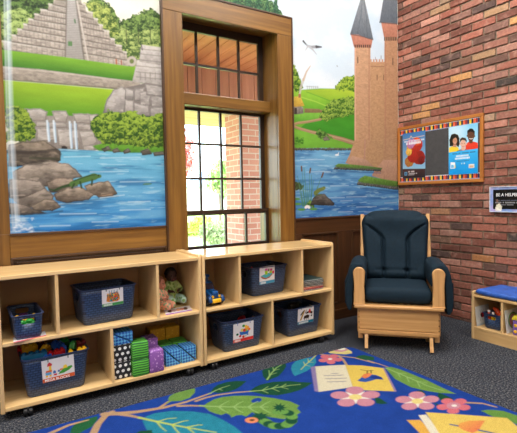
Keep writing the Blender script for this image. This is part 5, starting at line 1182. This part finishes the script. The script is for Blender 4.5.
# ------------------------------------------------------------------ dolls
def capsule(pts, rs, bm):
    for i in range(len(pts)-1):
        a, b = Vector(pts[i]), Vector(pts[i+1]); n = max(2, int((b-a).length/.006))
        for k in range(n+1): t = k/n; ico(bm, a+(b-a)*t, rs[i]+(rs[i+1]-rs[i])*t, 2)
def remesh(o, v=.003, it=4):
    md = o.modifiers.new('r', 'REMESH'); md.mode = 'VOXEL'; md.voxel_size = v; md.use_smooth_shade = True
    ms = o.modifiers.new('s', 'SMOOTH'); ms.iterations = it; ms.factor = .5; return o
def doll(label, loc, rz, skin, hair, cloth, trim_):
    t = thing('baby_doll', label, 'doll', loc, rz, 'baby dolls in the cubby')
    bm = bmesh.new()           # body: sits facing -y, about 26 cm tall
    ico(bm, (0, -.004, .197), (.044, .046, .050), 3); ico(bm, (0, -.030, .180), (.032, .024, .026), 3); ico(bm, (0, -.052, .192), (.006, .007, .006), 2)
    for s in (-1, 1): ico(bm, (s*.043, 0, .194), (.007, .010, .013), 2); ico(bm, (s*.020, -.042, .176), (.014, .012, .012), 2)
    capsule([(0, 0, .15), (0, 0, .10), (0, .004, .045)], [.024, .040, .044], bm)
    for s in (-1, 1):
        capsule([(s*.040, -.006, .128), (s*.060, -.036, .100), (s*.034, -.066, .094)], [.017, .014, .011], bm); ico(bm, (s*.024, -.076, .094), (.012, .013, .010), 2)
        for k in range(4): capsule([(s*(.020-.005*k+.006), -.080, .097-.003*k), (s*(.010-.003*k+.006), -.090+.002*k, .095-.005*k)], [.0042, .0035], bm)
        capsule([(s*.026, -.010, .034), (s*.046, -.080, .036), (s*.044, -.118, .024)], [.026, .021, .016], bm); ico(bm, (s*.046, -.132, .030), (.015, .014, .024), 2)
    b = remesh(obj('body', bm, skin, t, smooth=True), .0032)
    bm = bmesh.new()
    for i in range(60):
        a = i*2.4; z = i/60; r = math.sqrt(max(0, 1-(z*1.02)**2)); ico(bm, (.044*r*math.cos(a), .004+.046*r*math.sin(a) if math.sin(a) > -.75 or z > .5 else .004-.03*r, .205+.046*z), .009, 1)
    remesh(obj('hair', bm, hair, t, smooth=True), .004, 2)
    bm = bmesh.new(); capsule([(0, 0, .146), (0, -.004, .10), (0, .0, .05)], [.036, .056, .060], bm)
    for s in (-1, 1): capsule([(s*.040, -.006, .128), (s*.058, -.034, .101)], [.028, .024], bm)
    remesh(obj('shirt', bm, cloth, t, smooth=True), .0035)
    bm = bmesh.new(); capsule([(0, .002, .062), (0, 0, .048)], [.062, .056], bm)
    for s in (-1, 1): capsule([(s*.030, -.010, .036), (s*.048, -.080, .037), (s*.046, -.125, .032)], [.036, .032, .026], bm)
    remesh(obj('trousers', bm, trim_, t, smooth=True), .0035)
    eye = plain('doll eye', (24, 18, 16), .15, 0)
    for s in (-1, 1): obj('eye', ico(bmesh.new(), (s*.017, -.0455, .199), (.0055, .003, .0055), 2), eye, t, smooth=True)
    obj('mouth', ico(bmesh.new(), (0, -.0545, .172), (.008, .003, .003), 2), plain('doll lip '+label[:4], (150, 74, 70), .5, 0), t, smooth=True)
    return t
d_sk = plain('dark doll vinyl', (74, 46, 36), .45, .06); l_sk = plain('light doll vinyl', (206, 140, 112), .45, .06)
flor = pattern('pale green floral cloth', 'print', (176, 196, 120), (128, 160, 66), 38); aqua = pattern('aqua print cloth', 'print', (176, 206, 190), (104, 152, 76), 34); coralc = pattern('coral floral cloth', 'print', (214, 150, 120), (120, 150, 110), 40)
doll('dark skinned baby doll in pale green and aqua clothes, sitting in the cubby', (-2.600, -.172, .4425), .08, d_sk, plain('doll hair dark', (30, 22, 20), .7), flor, aqua).scale = (.90, .88, 1.0)
doll('light skinned baby doll in coral clothes, half hidden behind the cubby divider', (-2.724, -.302, .4425), .66, l_sk, plain('doll hair brown', (150, 96, 70), .7), coralc, coralc).scale = (.60, .64, .88)

# ------------------------------------------------------------------ toy truck
def truck():
    t = thing('toy_truck', 'blue toy truck with black wheels and a yellow bumper on the shelf', 'toy truck', (-2.374, -.275, .4306), .10)
    bl = pl('truck blue', (16, 84, 150)); bl2 = pl('truck dark blue', (14, 62, 116)); ye = TP['yel']
    bm = bmesh.new(); prism(bm, [(-.150, .030), (-.150, .062), (-.118, .086), (-.056, .104), (-.036, .150), (.010, .162), (.090, .150), (.120, .120), (.130, .030)], 0, -.050, .050, .012); obj('body', bm, bl, t, smooth=40)
    bm = box(bmesh.new(), (-.030, -.152, .052), (.030, -.062, .104), .012, 3); obj('hood', bm, bl, t, smooth=40)
    for s in (-1, 1):
        bm = bmesh.new(); prism(bm, [(-.142+.035*math.cos(a), .030+.042*math.sin(a)) for a in np.linspace(0, PI, 12)], 0, s*.062-.016, s*.062+.016, .006)
        obj('fender', bm, bl2, t, smooth=40)
    obj('bumper', box(bmesh.new(), (-.046, -.168, .022), (.046, -.146, .050), .008, 3), ye, t, smooth=40)
    for s in (-1, 1): obj('headlight', tube(bmesh.new(), [(s*.034, -.150, .066), (s*.034, -.160, .066)], .010, 14), ye, t, smooth=40)
    obj('grille', box(bmesh.new(), (-.020, -.157, .058), (.020, -.150, .088), .003), bl2, t)
    obj('windshield', prism(bmesh.new(), [(-.062, .106), (-.040, .148), (-.036, .147), (-.057, .104)], 0, -.038, .038), plain('smoked plastic', (18, 26, 40), .15), t)
    obj('beacon', box(tube(bmesh.new(), [(0, -.005, .158), (0, -.005, .186)], .020, 16, .016), (-.024, -.028, .184), (.024, .016, .206), .008, 3), bl2, t, smooth=40)
    for y in (-.112, .075):
        for s in (-1, 1):
            wv = bmesh.new(); tube(wv, [(s*.050, y, .037), (s*.054, y, .037), (s*.082, y, .037), (s*.086, y, .037)], .0355, 24); w_ = obj('wheel', wv, blk, t, smooth=40)
            obj('hub', tube(bmesh.new(), [(s*.080, y, .037), (s*.0885, y, .037)], .014, 14), steel, w_, smooth=40)
truck()
bpy.data.objects['toy_truck'].scale = (.80, .86, 1.0)
wc = box(bmesh.new(), (-.055, -.0012, 0), (.055, .0012, .15), .0004, 1); o = obj('paper_card', wc, plain('white card', (214, 206, 200), .6, .02)); o.location = (-2.395, -.060, .4315); o.rotation_euler = (-.035, 0, 0); tag(o, 'blank white card leaning on the back of the cubby behind the toy truck', 'card')

# ------------------------------------------------------------------ stack of books
def book(label, z, th, cover, w, d, dx, dy, rz, tiltx=0):
    t = thing('picture_book', label, 'book', (-1.502+dx, -.30+dy, z), rz, 'picture books stacked in the cubby'); t.rotation_euler = (tiltx, 0, rz)
    bm = bmesh.new(); e = .0036; box(bm, (-w/2, -d/2, 0), (w/2, d/2, e), .0004, 1); box(bm, (-w/2, -d/2, th-e), (w/2, d/2, th), .0004, 1); box(bm, (-w/2, d/2-e, e), (w/2, d/2, th-e))
    obj('cover', bm, plain('book cover '+str(cover), cover, .35, .05), t)
    obj('pages', box(bmesh.new(), (-w/2+.003, -d/2+.001, e), (w/2-.003, d/2-e, th-e)), plain('book pages', (236, 232, 222), .8, .03), t)
z = .4306
for i, (cv, th, nm) in enumerate((((30, 30, 60), .0108, 'dark navy picture book at the bottom of the stack'), ((150, 40, 50), .0088, 'dark red picture book, second from the bottom of the stack'), ((206, 84, 36), .0108, 'orange red picture book, third from the bottom of the stack'), ((34, 36, 36), .0108, 'charcoal picture book just above the orange red one'), ((22, 22, 24), .0108, 'black picture book in the middle of the stack'), ((40, 52, 48), .0108, 'dark green grey picture book, third from the top'), ((22, 24, 28), .0108, 'black picture book, second from the top of the stack'), ((56, 84, 84), .0108, 'teal picture book on top of the stack'))):
    rr = random.Random(i+3); book(nm, z, th, cv, .205+rr.uniform(-.006, .004), .235, rr.uniform(-.004, .004), rr.uniform(-.008, .004), rr.uniform(-.03, .03)); z += th+.0004
# ================================================================== GLIDER CHAIR
ash_x = wood('ash level', (212, 166, 108), (178, 128, 76), 'X', .35, 34, 1.6, .06); ash_y = wood('ash deep', (212, 166, 108), (178, 128, 76), 'Y', .35, 34, 1.6, .06); ash_z = wood('ash upright', (214, 168, 110), (180, 130, 78), 'Z', .35, 34, 1.6, .06)
navyf = plain('dark navy upholstery', (17, 35, 47), .8, .10, 40, .25, .2)
piping = plain('navy seam', (20, 32, 42), .8, .05)
ch = thing('glider_chair', 'pale wood glider chair with dark navy cushions in the room corner', 'chair', (-1.11, -.935, 0), math.radians(-47.0))
def cushion(name, w, d, h, mat, nx=26, ny=26, crown=.25, taper=0.0, pw=5.0):
    """a stuffed pad: rounded outline and domed faces"""
    bm = bmesh.new(); vs = {}
    def P(i, j, top):
        u, v = -1+2*i/nx, -1+2*j/ny; n = pw
        if pw > 8: u, v = math.sin(u*PI/2), math.sin(v*PI/2)
        e = (abs(u)**n+abs(v)**n)**(1/n); m = max(abs(u), abs(v)); k = (m/e) if e > 0 else 1
        x, y = u*k*w/2*(1+taper*v), v*k*d/2; f = max(0, 1-m**(pw*1.3))**.5; g_ = (1-u*u)*(1-v*v)
        return Vector((x, y, (h/2)*f*(1 if top else -1)*(1-crown+crown*g_)))
    for top in (True, False):
        for i in range(nx+1):
            for j in range(ny+1):
                edge = i in (0, nx) or j in (0, ny); k = (i, j, True if edge else top)
                if k not in vs: vs[k] = bm.verts.new(P(i, j, top))
        for i in range(nx):
            for j in range(ny):
                g = lambda a, b: vs[(a, b, True if (a in (0, nx) or b in (0, ny)) else top)]
                bm.faces.new([g(i, j), g(i+1, j), g(i+1, j+1), g(i, j+1)])
    return bm
# base and front apron
obj('front_panel', box(bmesh.new(), (-.290, .022, .152), (.290, .044, .318), .005), ash_x, ch)
obj('front_panel', box(bmesh.new(), (-.290, .016, .118), (.290, .046, .150), .005), ash_x, ch)
obj('front_rail', box(bmesh.new(), (-.322, -.012, .318), (.322, .062, .346), .009, 3), ash_x, ch, smooth=40)
for s in (-1, 1):
    obj('side_panel', box(bmesh.new(), (s*.290-.011, .046, .120), (s*.290+.011, .56, .330), .004), ash_y, ch)
    obj('corner_leg', box(bmesh.new(), (s*.278-.018, .048, .070), (s*.278+.018, .090, .300), .005), ash_z, ch)
    sc = bmesh.new()
    for z in (.165, .205, .245, .290): tube(sc, [(s*.288, .0225, z), (s*.288, .0205, z)], .0042, 10)
    for q, z in enumerate((.165, .205, .245, .290)): obj('screw_cap', tube(bmesh.new(), [(s*.288, .0225, z), (s*.288, .0205, z)], .0042, 10), edge_m, ch)
    sc.free()
obj('lower_rail', box(bmesh.new(), (-.285, .060, .092), (.285, .084, .116), .004), ash_x, ch)
obj('lower_rail', box(bmesh.new(), (-.25, .10, .080), (.25, .125, .105), .004), ash_x, ch)
def sweep(bm, path, w, t, x):
    """a bar of rectangular section following a path in the yz plane"""
    rings = []
    for i, (y, z) in enumerate(path):
        a = path[max(i-1, 0)]; b = path[min(i+1, len(path)-1)]; d = Vector((0, b[0]-a[0], b[1]-a[1])).normalized(); n = Vector((0, -d[2], d[1]))
        c = Vector((x, y, z)); rings.append([bm.verts.new(c+Vector((sx*w/2, 0, 0))+n*sn*t/2) for sx, sn in ((-1, -1), (1, -1), (1, 1), (-1, 1))])
    for i in range(len(rings)-1):
        for j in range(4): bm.faces.new([rings[i][j], rings[i][(j+1) % 4], rings[i+1][(j+1) % 4], rings[i+1][j]])
    bm.faces.new(rings[0][::-1]); bm.faces.new(rings[-1]); bmesh.ops.recalc_face_normals(bm, faces=bm.faces[:]); return bm
for s in (-1, 1):
    obj('glider_foot', sweep(bmesh.new(), [(-.008, .0135), (-.002, .03), (.014, .055), (.026, .085), (.038, .112), (.060, .126), (.12, .128), (.5, .128)], .024, .026, s*.234), ash_y, ch, smooth=40)
    obj('base_runner', sweep(bmesh.new(), [(.10, .128), (.20, .05), (.26, .018), (.40, .014), (.62, .014)], .026, .026, s*.234), ash_y, ch, smooth=40)
obj('base_crossbar', box(bmesh.new(), (-.225, .40, .030), (.225, .44, .055), .005), ash_x, ch)
# arm posts with rounded tops, arm boards
def plate(outline, y0, y1, c, x=0.0):
    """flat board cut to an outline in the xz plane, with eased edges"""
    n = len(outline); ins = []
    for i in range(n):
        p0, p1, p2 = (Vector(outline[(i+k) % n]) for k in (-1, 0, 1)); d = ((p1-p0).normalized()+(p2-p1).normalized()).normalized(); ins.append(p1+Vector((d.y, -d.x))*c)
    area = sum(outline[i][0]*outline[(i+1) % n][1]-outline[(i+1) % n][0]*outline[i][1] for i in range(n))
    if area > 0: ins = [Vector(outline[i])*2-ins[i] for i in range(n)]
    bm = bmesh.new(); R = [[bm.verts.new((x+p[0], y, p[1])) for p in q] for q, y in ((ins, y0), (outline, y0+c), (outline, y1-c), (ins, y1))]
    for k in range(3):
        for i in range(n): bm.faces.new([R[k][i], R[k][(i+1) % n], R[k+1][(i+1) % n], R[k+1][i]])
    for q in (R[0][::-1], R[3]):
        f = bm.faces.new(q); bmesh.ops.triangulate(bm, faces=[f])
    return bm
def post(x, flip):
    L_ = [(.042, .3465), (.041, .42), (.038, .49), (.0415, .55), (.0445, .590)]
    for k in range(1, 9): a = k/8*PI/2; L_.append((.0445*math.cos(a), .590+.043*math.sin(a)))
    return plate([(-p, z) for p, z in L_]+[(p, z) for p, z in reversed(L_[:-1])], .000, .030, .005, x)
for s in (-1, 1):
    obj('arm_post', post(s*.284, s), ash_z, ch)
    obj('post_foot', box(bmesh.new(), (s*.284-.044, -.010, .3445), (s*.284+.044, .040, .352), .003), ash_x, ch)
    obj('arm_board', box(bmesh.new(), (s*.287-.033, .031, .580), (s*.287+.033, .52, .602), .006), ash_y, ch)
    obj('arm_post', box(bmesh.new(), (s*.284-.016, .40, .346), (s*.284+.016, .43, .580), .005), ash_z, ch)
    # back frame upright, raked
    obj('back_post', sweep(bmesh.new(), [(.44, .20), (.47, .36), (.535, .62), (.605, .88), (.638, 1.008)], .026, .042, s*.276), ash_z, ch, smooth=40)
obj('back_rail', box(bmesh.new(), (-.260, .625, .93), (.260, .648, 1.00), .005), ash_x, ch)
obj('back_rail', box(bmesh.new(), (-.260, .475, .40), (.260, .497, .46), .005), ash_x, ch)
obj('seat_deck', box(bmesh.new(), (-.28, .064, .335), (.28, .47, .347), .003), ash_x, ch)
# padded arm covers draped over the boards, with side pockets
def arm_pad(s):
    o_ = []; zi, zo = .48, .268     # inner and outer drop
    prof = [(-.052, zi), (-.062, .56), (-.060, .625), (-.042, .658), (0, .670), (.046, .662), (.076, .630), (.094, .56), (.106, .47), (.110, .38), (.102, .295), (.076, zo)]
    inn = [(.050, .292), (.060, .40), (.056, .52), (.044, .595), (.030, .608), (-.030, .608), (-.037, .59), (-.040, .50)]
    ys = [.028, .040, .10, .20, .30, .42, .47, .49]; bm = bmesh.new(); rings = []
    full = prof+inn
    for i, y in enumerate(ys):
        k = {0: .80, 1: .95, len(ys)-2: .95, len(ys)-1: .8}.get(i, 1.0); sag = .012*math.sin(i*1.7); c = (.012, .59)
        ring = []
        for q, (x, z) in enumerate(full):
            if q < len(prof): xx, zz = c[0]+(x-c[0])*(1+.03*math.sin(q*2.1+i*1.3)*(q > 6)), z
            else: xx, zz = x, z
            if k < 1 and q < len(prof):
                mx, mz = full[len(full)-1-int(q*(len(inn)-1)/(len(prof)-1))]; xx = mx+(xx-mx)*k; zz = mz+(zz-mz)*k
            if z < .4: zz += sag
            ring.append(bm.verts.new((s*(.287+xx), y, zz)))
        rings.append(ring)
    n = len(full)
    for i in range(len(ys)-1):
        for j in range(n): bm.faces.new([rings[i][j], rings[i][(j+1) % n], rings[i+1][(j+1) % n], rings[i+1][j]])
    bm.faces.new(rings[0]); bm.faces.new(rings[-1][::-1])
    bmesh.ops.triangulate(bm, faces=[f for f in bm.faces if len(f.verts) > 4])
    o = obj('arm_cushion', bm, navyf, ch, smooth=50); md = o.modifiers.new('s', 'SUBSURF'); md.levels = 1; md.render_levels = 2
    pk = bmesh.new()
    for (y0, y1) in ((.10, .40),):
        box(pk, (s*.394-.006, y0, .325), (s*.394+.006, y1, .51), .005, 2)
    obj('pocket', pk, navyf, o, smooth=40)
    return o
for s in (-1, 1): arm_pad(s)
# seat cushion
bm = cushion('seat', .500, .50, .134, navyf, 40, 40, .10, pw=12.0)
bmesh.ops.translate(bm, vec=(0, .270, .4145), verts=bm.verts[:])
o = obj('seat_cushion', bm, navyf, ch, smooth=True)
# back cushion: rounded top, two seams that sweep out to the shoulders, tufts
def back_cushion():
    nx, ny = 72, 84; Hh = .606; bm = bmesh.new(); vs = {}
    def half(v): return .250+.034*min(1, v*1.2)
    def seam(v):   # half distance of the seam from the centre line
        if v < .54: return .094+.006*math.sin(v*4)
        t = (v-.54)/.26; return .099+.165*t**1.9
    def P(i, j, front):
        u, v = -1+2*i/nx, j/ny
        hw = half(v)
        r = .13; top = 1.0
        x = u*hw; z = v*Hh
        ax = abs(x)-(hw-r)       # round the two upper corners
        az = z-(Hh-r*.85)
        if ax > 0 and az > 0:
            a2 = az/.85; m = max(ax, a2); h_ = math.hypot(ax, a2); f = m/h_ if h_ > 0 else 1; x = math.copysign(hw-r+ax*f, x); z = Hh-r*.85+a2*f*.85
        z += .018*(1-u*u)*max(0, v-.7)/.3
        e = min(1-abs(u), .9*(1-v), v*1.4+.02); e = max(0, e); puff = (1-(1-min(1, e/.17))**2.2)
        th = .125*puff**.6 if front else .035*puff**.5
        if front:
            sv = seam(v); d = abs(abs(x)-sv)
            if v < .80: th -= .040*math.exp(-(d/.013)**2)*min(1, v/.05)*(1 if v < .74 else (.80-v)/.06)
            if v > .56: # shoulder roll groove
                pass
            for tx in (-.09, .09): th -= .028*math.exp(-(((x-tx)/.02)**2+((z-.085)/.016)**2))
            th -= .005*math.exp(-((z-.085)/.014)**2)*(abs(x) < .17)
            th += .020*math.exp(-((z-.53)/.10)**2)*(1-(x/hw)**2)
            th += .008*math.sin(z*28+x*6)*.25
        return Vector((x, -th if front else th, z))
    for fr in (True, False):
        for i in range(nx+1):
            for j in range(ny+1):
                edge = i in (0, nx) or j in (0, ny); k = (i, j, True if edge else fr)
                if k not in vs: vs[k] = bm.verts.new(P(i, j, fr))
        for i in range(nx):
            for j in range(ny):
                g = lambda a, b: vs[(a, b, True if (a in (0, nx) or b in (0, ny)) else fr)]
                bm.faces.new([g(i, j), g(i+1, j), g(i+1, j+1), g(i, j+1)])
    bmesh.ops.transform(bm, matrix=Matrix.Translation((0, .500, .440)) @ Matrix.Rotation(math.radians(-14.5), 4, 'X'), verts=bm.verts[:])
    return obj('back_cushion', bm, navyf, ch, smooth=True)
back_cushion()

# ================================================================== CUBBY BENCH by the brick wall
mpl_y = wood('maple bench level', (214, 178, 126), (198, 158, 104), 'Y', .35, 26, 1.6, .05)
bn = thing('cubby_bench', 'low maple cubby bench against the brick wall, cut by the right edge', 'bench', (-.385, -1.062, 0))
BD, BLn = .36, 1.20          # depth (x) and length (towards -y)
def bb(name, lo, hi, m=mpl_y, bev=.003): return obj(name, box(bmesh.new(), lo, hi, bev), m, bn)
bb('end_panel', (0, -.020, 0), (BD, 0, .388), mpl_z); bb('end_panel', (0, -BLn, 0), (BD, -BLn+.020, .388), mpl_z)
bb('top_board', (.001, -BLn+.02, .343), (BD-.006, -.02, .362)); bb('shelf_board', (.002, -BLn+.02, .083), (BD-.006, -.02, .102))
bb('kick_board', (.004, -BLn+.02, .0), (.022, -.02, .083)); bb('back_panel', (BD-.006, -BLn+.02, 0), (BD, -.02, .362), mpl_b, 0)
for y in (-.243, -.486, -.729, -.972): bb('divider', (.006, y-.009, .102), (BD-.006, y+.009, .343), mpl_z)
bluef = plain('royal blue vinyl', (44, 88, 172), .5, .12, 18, .1)
def bench_pad():
    bm = bmesh.new(); nx, ny = 16, 60; rows = []
    for (k, e) in ((0, .012), (.25, .002), (.75, .0), (1, .014)):
        pass
    t = cushion('pad', .356, 1.154, .046, bluef, 24, 72, .10, pw=26.0)
    for v in t.verts: v.co.z += .0035*math.sin(v.co.y*38)*max(0, v.co.z)/.025+.004*math.sin(v.co.y*17+v.co.x*9)*max(0, v.co.z)/.025
    bmesh.ops.translate(t, vec=(.182-.385, -.600-1.062, .3870), verts=t.verts[:])
    o = obj('bench_cushion', t, bluef, smooth=True); o.data.transform(Matrix.Translation((.2, 1.66, -.3645))); o.location = (-.2, -1.66, .3645)
    tag(o, 'royal blue bench cushion on top of the low cubby bench', 'cushion')
bench_pad()
b_n = bin_('small navy woven bin with toy bottles in the low cubby bench', None, (-.255, -1.211, .1034), -PI/2, .146, .20, .122, .010, (0, 2)); del_ = b_n[0]
if 'group' in del_: del del_['group']
wht = plain('white bottle plastic', (226, 224, 218), .35, .03); orng = pl('orange', (216, 74, 30))
def bottle(label, loc, m, cap, r=.014, h=.085):
    t = thing('toy_bottle', label, 'toy bottle', loc, 0, 'toys in the bench bin'); bm = bmesh.new()
    tube(bm, [(0, 0, 0), (0, 0, h*.7)], r, 14); tube(bm, [(0, 0, h*.695), (0, 0, h*.78), (0, 0, h*.9)], r*.62, 12); obj('bottle', bm, m, t, smooth=40)
    obj('cap', tube(bmesh.new(), [(0, 0, h*.9), (0, 0, h)], r*.72, 12), cap, t, smooth=40)
bottle('white topped toy bottle at the front left of the bench bin', (-.322, -1.172, .1085), orng, wht, .014, .135); bottle('white topped toy bottle at the front centre of the bench bin', (-.322, -1.206, .1085), TP['yel'], wht, .014, .125)
GBn = 'toys in the bench bin'
lump('toy_carrot', 'orange toy piece standing at the back of the bench bin', 'toy', (-.245, -1.205, .108), [((0, 0, .03), .022), ((.004, 0, .07), .022), ((.004, .004, .11), .022), ((0, .018, .13), .018), ((0, .03, .138), .014)], orng, GBn)
lump('toy_pepper', 'orange red toy piece at the right of the bench bin', 'toy', (-.27, -1.238, .1085), [((0, 0, .03), .018), ((0, 0, .07), .018), ((0, 0, .105), .020), ((-.012, -.006, .118), .014)], orng, GBn)
lump('toy_lemon', 'yellow toy piece behind the slot of the bench bin', 'toy', (-.300, -1.214, .1085), [((0, 0, .03), .016), ((0, 0, .062), .015), ((0, -.018, .085), .013), ((0, .018, .085), .014)], TP['yel'], GBn)
def lean_card(label, y, w, h, paint, x0):
    c = Canvas(np.linspace(0, w, 90), np.linspace(0, h, 90), L((226, 226, 222)), lambda a, b: (a*w, b*h)); paint(c)
    o = c.mesh('picture_card', lambda u, v: (u, v*.10, v), card_m, thick=(0, .0015, 0)); o.location = (x0, y, .1035); tag(o, label, 'card')
def p_bug(c):
    c.ell(.5, .52, .18, .14, L((176, 40, 46))); c.ell(.66, .5, .08, .1, L((70, 46, 40))); c.ell(.4, .5, .05, .1, L((90, 60, 50)))
    for x in (.36, .5, .62): c.stroke([(x, .4), (x-.06, .24)], .003, L((80, 60, 50))); c.stroke([(x, .62), (x-.04, .78)], .003, L((80, 60, 50)))
    c.poly([(0, 0), (1, 0), (1, .1), (0, .1)], L((200, 210, 216)))
def p_fruit(c):
    c.ell(.5, .5, .32, .36, L((120, 170, 84))); c.ell(.5, .5, .24, .28, L((206, 120, 116))); c.ell(.5, .56, .1, .14, L((226, 206, 150))); c.ell(.5, .3, .1, .08, L((90, 120, 70)))
lean_card('white picture card of a red bug leaning on the end of the bench cubby', -1.0995, .19, .155, p_bug, -.368)
lean_card('white picture card of fruit leaning on the divider in the second bench cubby', -1.338, .21, .175, p_fruit, -.368)
tp = thing('toy_playhouse', 'small violet toy house with yellow flower shapes in the second bench cubby', 'toy', (-.30, -1.415, .1028))
obj('body', box(bmesh.new(), (-.05, -.045, 0), (.05, .045, .115), .008, 3), plain('toy violet', (122, 96, 176), .4), tp, smooth=40)
obj('roof', prism(bmesh.new(), [(-.055, .115), (.055, .115), (.036, .150), (-.036, .150)], 0, -.055, .055, .006), pl('lemon', (226, 206, 60)), tp, smooth=40)
for y, z, m in ((-.02, .03, TP['lime']), (.022, .075, TP['yel']), (-.018, .085, TP['lime']), (.024, .028, TP['yel'])): obj('flower', ico(bmesh.new(), (-.051, y, z), (.004, .013, .013), 2), m, tp, smooth=True)
